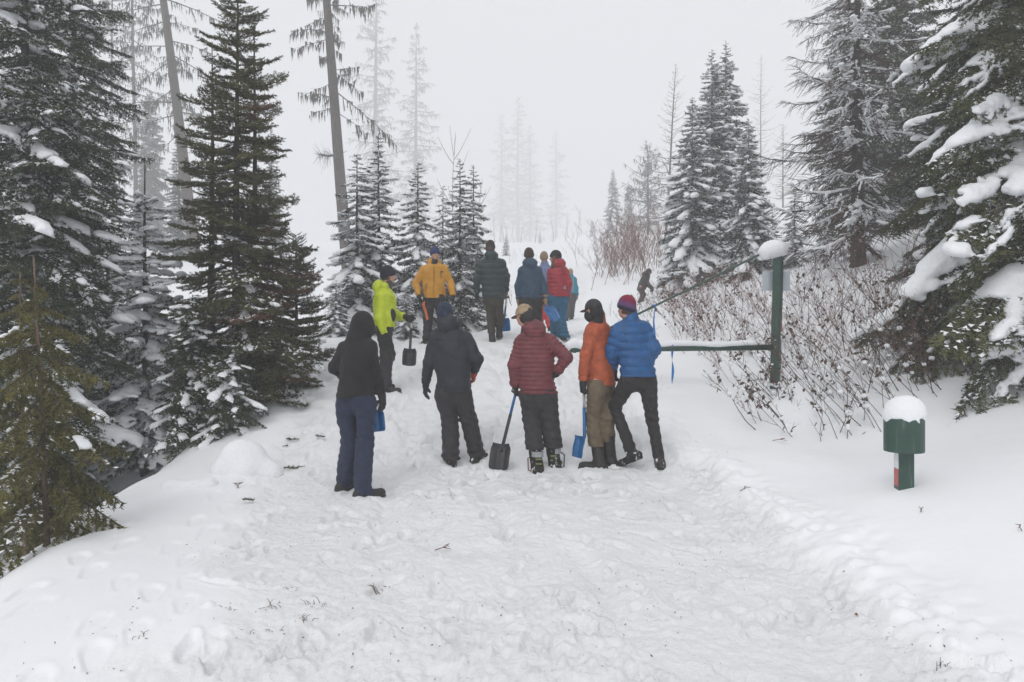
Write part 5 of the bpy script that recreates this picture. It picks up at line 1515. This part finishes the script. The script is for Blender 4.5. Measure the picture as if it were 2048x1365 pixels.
p13 = person(dict(label='dark clothed person stooping beside the bushes at the bend', yaw=68, hyaw=75, pitch=-35, seed=23, vox=.02, bvox=.016,
    head=(1297, 545, 0), hs=.95, sh=[(1291, 557, .12), (1292, 556, -.12)], el=[(1298, 570, .12), (1297, 572, -.14)], ha=[(1303, 574, .05), (1303, 578, -.08)], neck=(1293, 550),
    hip=(1282, 578), hem=580, kn=[(1286, 590), (1284, 591)], foot=[(1284, 604), (1282, 605)], toe=(60, 70),
    jacket=dict(hood='down', fold=.005), deep=1.05, jm=F_('black_brown_jacket', (.020, .016, .014)), pm=F_('brown_trousers', (.035, .022, .018)), leg=(.10, .085, .075), gm=(black_glove, black_glove), hat=dict(kind='beanie', m=knit('dark_knit', (.015, .013, .013)))))

# details of faces and clothes
def dab(name, c, r, m, parent, org, R=None):
    return build(name, lambda P: ell(P, c, r, R), [c], max(r) + .01, min(r) / 2.2, m, parent, org)
for s in (-1, 1):
    for pp in (p3, p8):
        dab('eye', pp['hc'] + pp['hr'] * .031 * s + pp['hf'] * .088 + pp['hu'] * .004, (.012, .009, .007), M['eye'], pp['body'], pp['org'], np.stack([pp['hr'], pp['hf'], pp['hu']], 1))
def on_chest(pp, t, ang, out=.004):
    a = np.interp(t, pp['zt'], pp['aw']); b = np.interp(t, pp['zt'], pp['bw'])
    c = pp['base'] + (pp['top'] - pp['base']) * t
    return c + pp['rgt'] * (a + out) * math.sin(ang) + pp['fwd'] * (b + out) * math.cos(ang)
M['yellow_flap'] = fabric('mustard_flap', (.42, .185, .008), .6)
M['zip'] = plain('dark_zip', (.03, .025, .02), .5)
V, F = tube([on_chest(p3, t, 0.02, .006) for t in np.linspace(.02, .93, 12)], .011, 6); obj('zip_flap', mesh('zip_flap', V - p3['org'], F, M['yellow_flap']), p3['body'])
V, F = tube([on_chest(p3, t, -.62, .006) for t in np.linspace(.55, .78, 6)], .006, 6); obj('pocket_zip', mesh('pocket_zip', V - p3['org'], F, M['zip']), p3['body'])
V, F = tube([on_chest(p3, t, .85 - .3 * t, .006) for t in np.linspace(.18, .4, 6)], .006, 6); obj('pocket_zip', mesh('pocket_zip', V - p3['org'], F, M['zip']), p3['body'])
dab('chest_logo', on_chest(p3, .74, -.72, .006), (.032, .01, .012), M['zip'], p3['body'], p3['org'])
build('neck_gaiter', lambda P: rc(P, p3['neck'] - UP * .02 + p3['fwd'] * .05, p3['hc'] - p3['hu'] * .10 + p3['fwd'] * .02, .065, .055), [p3['neck'], p3['hc']], .1, .012, black_glove, p3['body'], p3['org'])
build('neck_gaiter', lambda P: rc(P, p2['neck'] + p2['fwd'] * .03, p2['hc'] - UP * .09, .08, .066), [p2['neck'], p2['hc']], .1, .012, F_('grey_gaiter', (.05, .045, .05)), p2['body'], p2['org'])
M['patch'] = plain('grey_patch', (.28, .27, .28), .7)
dab('jacket_patch', on_chest(p8, .28, math.pi - .35, .008), (.026, .01, .04), M['patch'], p8['body'], p8['org'])
dab('jacket_inner', on_chest(p2, .30, .95, .0), (.055, .045, .10), F_('black_jacket_inner', (.012, .012, .012)), p2['body'], p2['org'])  # added black ellipsoid standing for the dark inside of the open jacket
dab('cap_badge', p11['hc'] + p11['hr'] * .083 - p11['hf'] * .02 + p11['hu'] * .03, (.006, .009, .009), M['patch'], p11['body'], p11['org'])
V, F = tube([p10['hc'] + p10['hr'] * .085 * math.cos(a) + p10['hf'] * (.108 * math.sin(a)) + p10['hu'] * .035 for a in np.linspace(-1.2, 2.4, 14)], .008, 6)
obj('goggle_strap', mesh('goggle_strap', V - p10['org'], F, M['black_plastic']), p10['body'])
build('balaclava', lambda P: np.maximum(ell(P, p11['hc'] - p11['hu'] * .052 + p11['hf'] * .006, (.082, .118, .088), np.stack([p11['hr'], p11['hf'], p11['hu']], 1)), -10), [p11['hc']], .2, .012, black_glove, p11['body'], p11['org'])
# grey bib straps of the far person
for s in (-1, 1):
    pts = [on_chest(p9, t, math.pi - .45 * s, .012) for t in np.linspace(.1, .9, 7)]
    V, F = tube(pts, .018, 5); obj('bib_strap', mesh('bib_strap', V - p9['org'], F, M['patch']), p9['body'])

# ------------------------------------------------------------------ shovels
def shovel(label, grip, sock, down, nrm, L, W, mb, ms1, ms2, mg, grip_kind='T', group='avalanche shovels held by the people', split=.5, cross=None):
    grip, sock = np.array(grip, float), np.array(sock, float)
    down = unit(down); nrm = unit(nrm - down * (np.asarray(nrm) @ down)); ac = np.cross(down, nrm)
    tip = sock + down * L
    root = empty('shovel', tip); tag(root, label, 'shovel', group)
    org = tip
    if grip_kind:
        mid = grip + (sock - grip) * split
        V, F = tube([grip, mid], .0165, 10); obj('shaft', mesh('shaft', V - org, F, ms1), root)
        V, F = tube([mid - unit(sock - grip) * .03, sock, sock + down * L * .3 + nrm * .012], .0195, 10); obj('shaft', mesh('shaft', V - org, F, ms2), root)
        ca = unit(ac if cross is None else cross)
        if grip_kind == 'T':
            V, F = tube([grip - ca * .06 , grip - ca * .02 + unit(grip - sock) * .012, grip + ca * .02 + unit(grip - sock) * .012, grip + ca * .06], [.015, .019, .019, .015], 8)
        else:
            u = unit(grip - sock)
            V, F = tube([grip, grip + ca * .05 + u * .03, grip + ca * .055 + u * .08, grip - ca * .055 + u * .08, grip - ca * .05 + u * .03, grip], .012, 8)
        obj('grip', mesh('grip', V - org, F, mg), root)
    nu, nv = 13, 17
    u = np.linspace(0, 1, nu); v = np.linspace(-1, 1, nv)
    UU, VV = np.meshgrid(u, v, indexing='ij')
    hw = W / 2 * (0.80 + .2 * smooth01(0, .22, UU)) * np.sqrt(np.clip(1 - np.clip((UU - .86) / .14, 0, 1)**2 * .22, 0, 1))
    bow = .06 * W / .24 * (VV**2) + .018 * np.sin(UU * 3.1) + .035 * np.exp(-((UU) / .08)**2) + .008 * np.cos(VV * 9.4) * smooth01(.1, .3, UU) * (1 - smooth01(.8, 1, UU))
    len_ = UU * L + .02 * L * (1 - VV**2) * smooth01(.7, 1, UU)
    Pt = sock + down * len_[..., None] + ac * (hw * VV)[..., None] + nrm * (bow)[..., None]
    th = nrm * .005
    A = Pt.reshape(-1, 3); V = np.concatenate([A, A - th])
    i = np.arange(nu * nv).reshape(nu, nv); n = nu * nv
    F1 = np.stack([i[:-1, :-1], i[1:, :-1], i[1:, 1:], i[:-1, 1:]], -1).reshape(-1, 4)
    ring = np.concatenate([i[0, :-1], i[:-1, -1], i[-1, :0:-1], i[:0:-1, 0]])
    r2 = np.roll(ring, -1)
    F = np.concatenate([F1, F1[:, ::-1] + n, np.stack([ring, r2, r2 + n, ring + n], 1)])
    obj('blade', mesh('blade', V - org, F, mb), root)
    return root, tip, ac, nrm, down

shovel('black avalanche shovel with blue and black shaft beside the maroon jacket', PX(1031, 788, p10['d'] + .06), PX(1006, 890, p10['d'] + .12), PX(999, 940, p10['d'] + .02) - PX(1006, 890, p10['d'] + .12), (-.3, -1, .3), .29, .235, plain('dark_grey_blade', (.028, .026, .028), .5), M['blue_plastic'], M['black_plastic'], M['black_plastic'], 'D', split=.45)
shovel('blue avalanche shovel with silver shaft and orange grip beside olive trousers', PX(1168, 782, p11['d'] - .03), PX(1169, 874, p11['d'] - .02), PX(1161, 914, p11['d'] - .05) - PX(1169, 874, p11['d'] - .02), (-1, -.55, .1), .24, .2, M['blue_plastic'], M['steel'], M['blue_plastic'], M['orange_plastic'], 'T', split=.42)
shovel('black avalanche shovel with T grip planted by the lime jacket', p2['hand'][0] + UP * .03, PX(820, 699, p2['d'] + .02), PX(818, 733, p2['d'] - .05) - PX(820, 699, p2['d']), (.1, -1, .25), .24, .2, M['black_plastic'], M['steel'], M['black_plastic'], M['black_plastic'], 'T', split=.4)
shovel('orange avalanche shovel blade hanging from the yellow jacket wearer', p3['hand'][0] + UP * .02, PX(842, 606, p3['d'] - .12), PX(853, 645, p3['d'] - .12) - PX(841, 606, p3['d'] - .12), (.95, .1, .35), .34, .20, M['orange_plastic'], M['black_plastic'], M['black_plastic'], M['black_plastic'], None)
shovel('small blue shovel carried low behind the navy trousers', PX(757, 806, p1['d'] + .16), PX(750, 820, p1['d'] + .18), PX(754, 864, p1['d'] + .18) - PX(750, 820, p1['d'] + .18), (.25, -1, .1), .22, .17, M['blue_plastic'], M['steel'], M['blue_plastic'], M['black_plastic'], 'T')
shovel('blue shovel hanging behind the boots of the dark green jacket', PX(1013, 596, p5['d'] + .12), PX(1009, 637, p5['d'] + .12), PX(1011, 662, p5['d'] + .12) - PX(1009, 637, p5['d'] + .12), (.1, -1, .1), .25, .19, M['blue_plastic'], M['steel'], M['blue_plastic'], M['black_plastic'], 'T')
shovel('blue scoop shovel held out by the tan glove of the steel blue jacket', PX(1090, 606, p6['d'] - .05), PX(1095, 618, p6['d'] - .12), PX(1113, 646, p6['d'] - .3) - PX(1095, 618, p6['d'] - .12), (.3, -1, .35), .31, .22, M['blue_plastic'], M['steel'], M['blue_plastic'], M['black_plastic'], 'T')
V, F = tube([PX(1014, 585, p5['d'] + .1), PX(1019, 600, p5['d'] + .1), PX(1023, 612, p5['d'] + .1)], [.008, .007, .004], 5)
tag(obj('stick', mesh('stick', V, F, M['twig'])), 'thin bare stick held in the hand of the dark green jacket', 'stick')

# ------------------------------------------------------------------ the gate
def gate():
    d = 11.0
    b = PX(1550, 772, d); gz = H(b[0], d)
    root = empty('barrier_gate', (b[0], d, gz)); org = np.array([b[0], d, gz])
    tag(root, 'dark green pole barrier with snow-capped post, arm and brace cable', 'gate')
    top = PX(1557, 509, d)
    a = math.radians(54); Rz = np.array([[math.cos(a), -math.sin(a), 0], [math.sin(a), math.cos(a), 0], [0, 0, 1]])
    def sq(c0, c1, w, bev=.012):
        pts = []
        for (sx, sy) in ((-1, -1), (1, -1), (1, 1), (-1, 1)):
            q = ((sx * w, sy * (w - bev)), (sx * (w - bev), sy * w))
            pts += list(q if sx * sy > 0 else q[::-1])
        pts = np.array([(x, y, 0) for x, y in pts]) @ Rz.T
        n = 8; V = np.concatenate([pts + c0, pts + c1]); k = np.arange(n); k2 = (k + 1) % n
        F4 = np.stack([k, k2, k2 + n, k + n], 1)
        m = Mesher(); m.add(V, F4); 
        Vc = np.concatenate([pts + c1, [c1]]); m.add(Vc, np.stack([k, k2, np.full(n, n)], 1))
        return m
    tv = (top - org) / (top - org)[2]
    m = sq(tv * -.4, top - org, .062)
    obj('post', m.build('post', [M['green_paint']], smooth=False), root)
    # reflector bands on the face towards the shrubs
    f = Rz @ np.array([1, 0, 0]) * -1; f = np.array([math.cos(a - math.pi / 2), math.sin(a - math.pi / 2), 0]); fx = np.array([-f[1], f[0], 0])
    for (y0, y1, mm) in ((645, 662, 'refl_red'), (663, 680, 'refl_white')):
        z0 = PX(1553, y1, d)[2] - gz; z1 = PX(1553, y0, d)[2] - gz
        t_ = ((z0 + z1) / 2) / (top[2] - gz); cc = (top - org) * t_
        V, F = box_vf(np.array([cc[0], cc[1], (z0 + z1) / 2]) + f * .0635 + fx * .03, (.001, .03, (z1 - z0) / 2), np.stack([f, fx, UP], 1))
        obj('reflector_band', mesh('reflector_band', V, F, M[mm], smooth=False), root)
    # horizontal arm and its tip under snow
    A0 = PX(1546, 695, d) - org; A1 = PX(1148, 699, d - .1) - org
    V, F = tube([A0, A1], .045, 14); obj('arm', mesh('arm', V, F, M['green_paint']), root)
    V, F = tube([A1 + [-.02, 0, -.05], A1 + [0, 0, .10]], [.05, .05], 12); obj('arm_end', mesh('arm_end', V, F, M['green_paint']), root)
    B0 = PX(1522, 508, d) - org; B1 = PX(1149, 691, d - .1) - org
    V, F = tube([top - org - UP * .03, B0, B1], .016, 8); obj('brace', mesh('brace', V, F, M['green_paint']), root)
    C = [A0 + (A1 - A0) * t + UP * .058 + UP * .012 * math.sin(t * 17) for t in np.linspace(.07, .93, 60)]
    r = np.random.default_rng(3)
    blob_snow('snow', C, r.uniform(.040, .052, 60), .02, root, flat=1.2)
    blob_snow('snow', [A1 + [0, 0, .09], A1 + [.08, .02, .07], A1 + [-.07, 0, .05], A1 + [.14, -.03, .05]], [.075, .07, .06, .06], .02, root, flat=1.0)
    tc = top - org
    cap = blob_snow('snow', [tc + [-.03, 0, .06], tc + [-.14, 0, .05], tc + [.03, 0, .06], tc + [-.08, .05, .1], tc + [-.08, -.05, .1], tc + [-.2, 0, .02], tc + [-.02, -.04, .085], tc + [-.1, 0, .09], tc + [-.19, -.02, -.05]], [.115, .12, .095, .10, .10, .085, .095, .10, .045], .016, root, flat=1.25)
    for zz in (.58, .68):
        V, F = tube([np.array([0, 0, zz]) + tv * 0 - f * 0 + np.array([-.02, -.085, 0]), np.array([-.02, -.05, zz])], .012, 6)
        obj('bolt', mesh('bolt', V, F, M['steel']), root)
    # sign plate behind the post, and the two blue tapes
    s0, s1 = PX(1525, 543, d + .1), PX(1580, 582, d + .1)
    c = (s0 + s1) / 2
    sgn = empty('sign', c); tag(sgn, 'blank pale grey back of a sign plate fixed behind the green post', 'sign')
    V, F = box_vf((0, 0, 0), ((s1[0] - s0[0]) / 2, .003, (s0[2] - s1[2]) / 2)); obj('plate', mesh('plate', V, F, M['sign_back'], smooth=False), sgn)
    V, F = box_vf((-.0, -.02, 0), (.02, .018, .10)); obj('bracket', mesh('bracket', V, F, M['sign_back'], smooth=False), sgn)
    def tape(label, p0, p1, w, seed, knots):
        r = np.random.default_rng(seed); n = 26
        root = empty('flagging_tape', p0); tag(root, label, 'tape', 'blue tapes on the gate')
        t = np.linspace(0, 1, n)
        P = np.array(p0) + (np.array(p1) - p0) * t[:, None]; P[:, 0] += .006 * np.sin(t * 9 + seed)
        an = .5 + 2.3 * t * knots + seed
        wd = np.stack([np.cos(an), np.sin(an), 0 * t], 1) * w
        th = np.stack([-np.sin(an), np.cos(an), 0 * t], 1) * .0012
        V = np.concatenate([P - wd - th, P + wd - th, P + wd + th, P - wd + th]) - p0
        k = np.arange(n - 1); F = []
        for q in range(4):
            q2 = (q + 1) % 4; F.append(np.stack([q * n + k, q2 * n + k, q2 * n + k + 1, q * n + k + 1], 1))
        obj('ribbon', mesh('ribbon', V, np.concatenate(F), M['tape']), root)
        V, F = tube([[-.03, 0, .0], [0, -.03, -.005], [.03, 0, 0], [0, .03, .005], [-.03, 0, 0]], .010, 6)
        obj('knot', mesh('knot', V, F, M['tape']), root)
    tape('blue tape hanging from the slanting brace beside the blue jacket', PX(1308.5, 611, d - .05), PX(1308, 692, d - .05), .022, 1, .4)
    tape('twisted blue tape dangling from the horizontal gate arm', PX(1345, 690, d - .07), PX(1345, 768, d - .07), .018, 2, 2.2)
gate()

def bollard():
    d = 6.1
    c = PX(1808, 975, d); x = c[0]; gz = H(x, d)
    root = empty('bollard', (x, d, gz)); tag(root, 'dark green steel bollard with wide drum head under a snow dome', 'bollard')
    Z = lambda py: CAMZ + (CY - py) / FPX * d - gz
    n = 40
    prof = [(0.0, Z(903)), (.120, Z(903)), (.1495, Z(903)), (.1515, Z(901)), (.1515, Z(838)), (.149, Z(836)), (0.0, Z(836))]
    a = np.arange(n) * 2 * math.pi / n
    V = np.concatenate([np.stack([np.cos(a) * max(r_, 1e-4), np.sin(a) * max(r_, 1e-4), np.full(n, z)], 1) for r_, z in prof])
    k = np.arange(n); F = np.concatenate([np.stack([i * n + k, i * n + (k + 1) % n, (i + 1) * n + (k + 1) % n, (i + 1) * n + k], 1) for i in range(len(prof) - 1)])
    obj('drum', mesh('drum', V, F, M['green_paint'], smooth=False), root)
    ang = math.radians(81); Rz = np.array([[math.cos(ang), -math.sin(ang), 0], [math.sin(ang), math.cos(ang), 0], [0, 0, 1]])
    w = .058; ht = Z(905)
    V, F = box_vf(np.array([0, 0, (ht - .5) / 2]), (w, w, (ht + .5) / 2), Rz)
    obj('stem', mesh('stem', V, F, M['green_paint'], smooth=False), root)
    # reflector on the face turned towards the track
    f = Rz @ np.array([0, 1, 0]); f = f if f[0] < 0 else -f
    fx = np.cross(UP, f)
    for (y0, y1, mm) in ((906, 937, 'refl_white'), (937, 972, 'refl_red')):
        V, F = box_vf(f * (w + .0015) + UP * ((Z(y0) + Z(y1)) / 2), (.0015, w * .86, (Z(y0) - Z(y1)) / 2 - .001), np.stack([f, fx, UP], 1))
        obj('reflector_band', mesh('reflector_band', V, F, M[mm], smooth=False), root)
    t = Z(836)
    def f(P):
        dd = smin(ell(P, (-.008, 0, t + .012), (.157, .157, .165)), ell(P, (.045, -.02, t + .06), (.10, .11, .11)), .04)
        lip = rc(P, np.array([.03, -.13, t + .03]), np.array([.04, -.152, t - .022]), .02, .012)
        wob = .012 * np.sin(np.arctan2(P[:, 1], P[:, 0]) * 5 + 1) + .006 * np.sin(np.arctan2(P[:, 1], P[:, 0]) * 11)
        dd = np.maximum(dd, t - .012 + wob - P[:, 2])
        return smin(dd, lip, .01) - sinnoise(P, 20, 5) * .004
    V, F = nets(f, (-.18, -.18, t - .05), (.18, .18, t + .22), .011)
    obj('snow_cap', mesh('snow_cap', V, F, M['load']), root)
bollard()

# ------------------------------------------------------------------ snow lumps and litter on the snow
def lump(name, label, c, parts, vox=.03, cat='snow mound'):
    root = empty(name, c)
    o = blob_snow('snow', [p[:3] for p in parts], [p[3] for p in parts], vox, root, flat=1.0)
    o.name = 'mound'; tag(root, label, cat)
c = ray_ground(1640, 850)
lump('snow_mound', 'smooth snow mound under the bare shrubs by the gate post', c, [(-.15, .3, .0, .27), (.15, .28, .06, .27), (-.4, .4, -.03, .24), (.42, .4, .0, .24), (.05, .5, .22, .32)], .035)
c = ray_ground(488, 946)
lump('snow_mound', 'rounded snow lump at the foot of the left firs', c, [(-.02, .12, .06, .15), (.12, .15, .0, .14), (-.16, .1, .13, .13), (.26, .12, -.04, .11), (-.25, .02, .0, .11), (.0, .2, .16, .13), (.0, .02, -.03, .12), (-.12, .16, .2, .11)], .02)
c = ray_ground(345, 985)
lump('snow_mound', 'low snow hump below the bushy low fir', c, [(-.1, .2, -.02, .12), (.08, .2, -.03, .11), (.26, .2, .0, .12)], .03)
c = ray_ground(1000, 656)
lump('snow_mound', 'small snow heap at the foot of the young firs', c, [(-.5, .5, .0, .22), (-.2, .6, -.05, .2), (-.8, .6, .03, .24)], .05)

# fallen fir sprigs
for k, (px, py, az, L, lb) in enumerate(((532, 918, 2.4, .34, 'broken green fir sprig beside the snow lump'), (566, 944, 1.0, .26, 'small fir sprig lying on the packed snow edge'), (575, 897, 2.2, .24, 'flat fir sprig above the snow lump'), (598, 884, 2.9, .16, 'short fir twig near the track edge'), (650, 881, 2.6, .14, 'tiny fir twig behind the black hooded jacket'), (484, 1006, .4, .10, 'tiny green fir tip on the smooth snow shoulder'), (395, 975, 2.6, .3, 'fir sprig stuck under the low fir boughs'), (505, 902, 2.8, .2, 'fir sprig crowning the snow lump'))):
    r = np.random.default_rng(900 + k)
    ax, tw, segs = fir_segments(r, L, spread=.3, droop=.1, tip=.1, hang=0, ang=45, sec=False, ntw=5)
    m = Mesher(); V, F = needle_tris(r, segs, 240, .024, .007); m.add(V, F, 0)
    V, F = batch_tubes(ax[None], np.full((1, len(ax)), .005), 4); m.add(V, F, 1)
    g = ray_ground(px, py)
    o = obj('fir_sprig', m.build('fir_sprig', [M['fir_olive'], M['bark']], smooth=False), None, (g[0], g[1], g[2] + .03)); o.rotation_euler = (r.normal(0, .15), r.normal(0, .1), az)
    tag(o, lb, 'sprig', 'fir sprigs on the snow')
# grass tufts and twigs melting through
M['straw'] = plain('dead_grass', (.13, .085, .055), .9, var=.4)
r = np.random.default_rng(88)
for k, (px, py, s, lb) in enumerate(((548, 1216, 1.0, 'brown grass tuft poking through the trodden snow'), (600, 1243, .8, 'small green and brown grass tuft right of the brown tuft'), (638, 1210, 1.1, 'dark flattened tuft of grass up-slope of the two tufts'), (766, 1180, 1.0, 'forked dry weed standing alone in mid track'), (585, 1178, .6, 'few grass blades above the brown grass tuft'), (456, 1218, .6, 'pair of bare stalks on the smooth shoulder'), (500, 1268, .6, 'thin stalk pair low on the left of the track'), (1888, 1340, .5, 'dry weed stalk in the berm at bottom right'), (728, 1098, .6, 'small brown weed tip in mid track'), (280, 1275, .6, 'dark twig tuft on the left smooth snow'), (232, 1342, .4, 'single brown bud near the bottom left'), (560, 1262, .6, 'curved stalk below the brown grass tuft'))):
    g = ray_ground(px, py); P = []
    for q in range(int(3 + 9 * s)):
        a = r.uniform(0, 6.28); l = r.uniform(.03, .085) * s; b = np.array([r.normal(0, .035 * s), r.normal(0, .03 * s), -.035])
        dv = np.array([math.cos(a) * .7, math.sin(a) * .5, r.uniform(.05, .8)])
        P.append([b, b + dv * l * .6 + UP * .03, b + dv * l + np.array([dv[0], dv[1], -.2]) * l * .3 + UP * .03])
    V, F = batch_tubes(np.array(P), np.repeat([[.0028, .002, .001]], len(P), 0), 3)
    tag(obj('grass_tuft', mesh('grass_tuft', V, F, M['straw'], smooth=False), None, g), lb, 'grass tuft', 'dead weeds in the trodden snow')
for k, (px, py, L, az, lb) in enumerate(((1545, 884, .16, -.4, 'thin twig lying on the smooth snow below the shrubs'), (1725, 870, .16, .5, 'forked reddish twig left of the bollard'), (476, 980, .12, 1.9, 'dark twig stub on the left shoulder'), (1480, 985, .1, .3, 'sliver of twig at the edge of the trodden snow'), (870, 1105, .12, .1, 'fine bent stem near the track centre'), (1842, 1030, .035, 1, 'dark bud on smooth snow below the bollard'), (2044, 1066, .04, 1.6, 'dark bud at the right border of the snow'))):
    r2 = np.random.default_rng(950 + k); g = ray_ground(px, py)
    m0 = np.array([[0, 0, .012], [.5, .04, .03], [1, -.02, .018]]) * [L, L, 1]
    P = [m0]
    for q in range(3): P.append(np.array([m0[1], m0[1] + [L * .2, L * .25 * r2.choice([-1, 1]), .01], m0[1] + [L * .4, L * .4 * r2.choice([-1, 1]), .015]]))
    V, F = batch_tubes(np.array(P), np.repeat([[.004, .0032, .002]], len(P), 0), 4)
    o = obj('twig', mesh('twig', V, F, M['red_twig'], smooth=False), None, g); o.rotation_euler = (0, 0, az)
    tag(o, lb, 'twig', 'twigs lying on the snow')
for k, (px, py, lb) in enumerate(((1708, 1233, 'rusty dead leaf on the trodden snow at lower right'), (1596, 852, 'brown dead leaf hanging over the snow below the shrubs'), (1250, 1278, 'small brown leaf crumb near the bottom centre'), (1240, 1070, 'dark leaf crumb in the middle of the trodden snow'), (708, 1340, 'dead leaf scrap at the bottom of the track'))):
    g = ray_ground(px, py); s = .03 if k < 2 else .018
    V = np.array([[0, 0, 0], [.5, .35, .25], [1.2, .1, .1], [.6, -.4, .2], [.6, 0, -.05]]) * s
    o = obj('dead_leaf', mesh('dead_leaf', V, np.array([[0, 4, 1], [1, 4, 2], [2, 4, 3], [3, 4, 0]]), plain('rusty_leaf', (.25, .075, .03), .8), smooth=False), None, g + UP * .012); o.rotation_euler = (.2, .3, k)
    tag(o, lb, 'leaf', 'dead leaves on the snow')

# needle litter, bark crumbs and seed scales trodden into the snow: too many to count
r = np.random.default_rng(41)
LV, LF = [], []
n = 3000
ly = 2.8 + 13 * r.random(n)**1.3; lx = r.uniform(-2.6, 2.5, n)
cl = np.array([vnoise(np.array([a * 1.4]), np.array([b * 1.4]), 55)[0] for a, b in zip(lx, ly)])
ok = cl + r.normal(0, .08, n) > .10
lx, ly = lx[ok], ly[ok]; lz = h_full(lx, ly)
for x, y, z in zip(lx, ly, lz):
    s = r.uniform(.003, .010); a = r.uniform(0, 6.28); e = r.uniform(.15, .6)
    u = np.array([math.cos(a), math.sin(a), r.normal(0, .3)]) * s; v = np.array([-math.sin(a), math.cos(a), 0]) * s * e
    c = np.array([x, y, z + .004]); k = len(LV) * 4
    LV.append(np.array([c - u, c + v, c + u, c - v + [0, 0, s * .5]])); LF += [[k, k + 1, k + 3], [k + 1, k + 2, k + 3]]
tag(obj('needle_litter', mesh('needle_litter', np.concatenate(LV), np.array(LF), M['straw'], smooth=False)), 'brown needle and bark crumbs trodden into the track', kind='stuff')
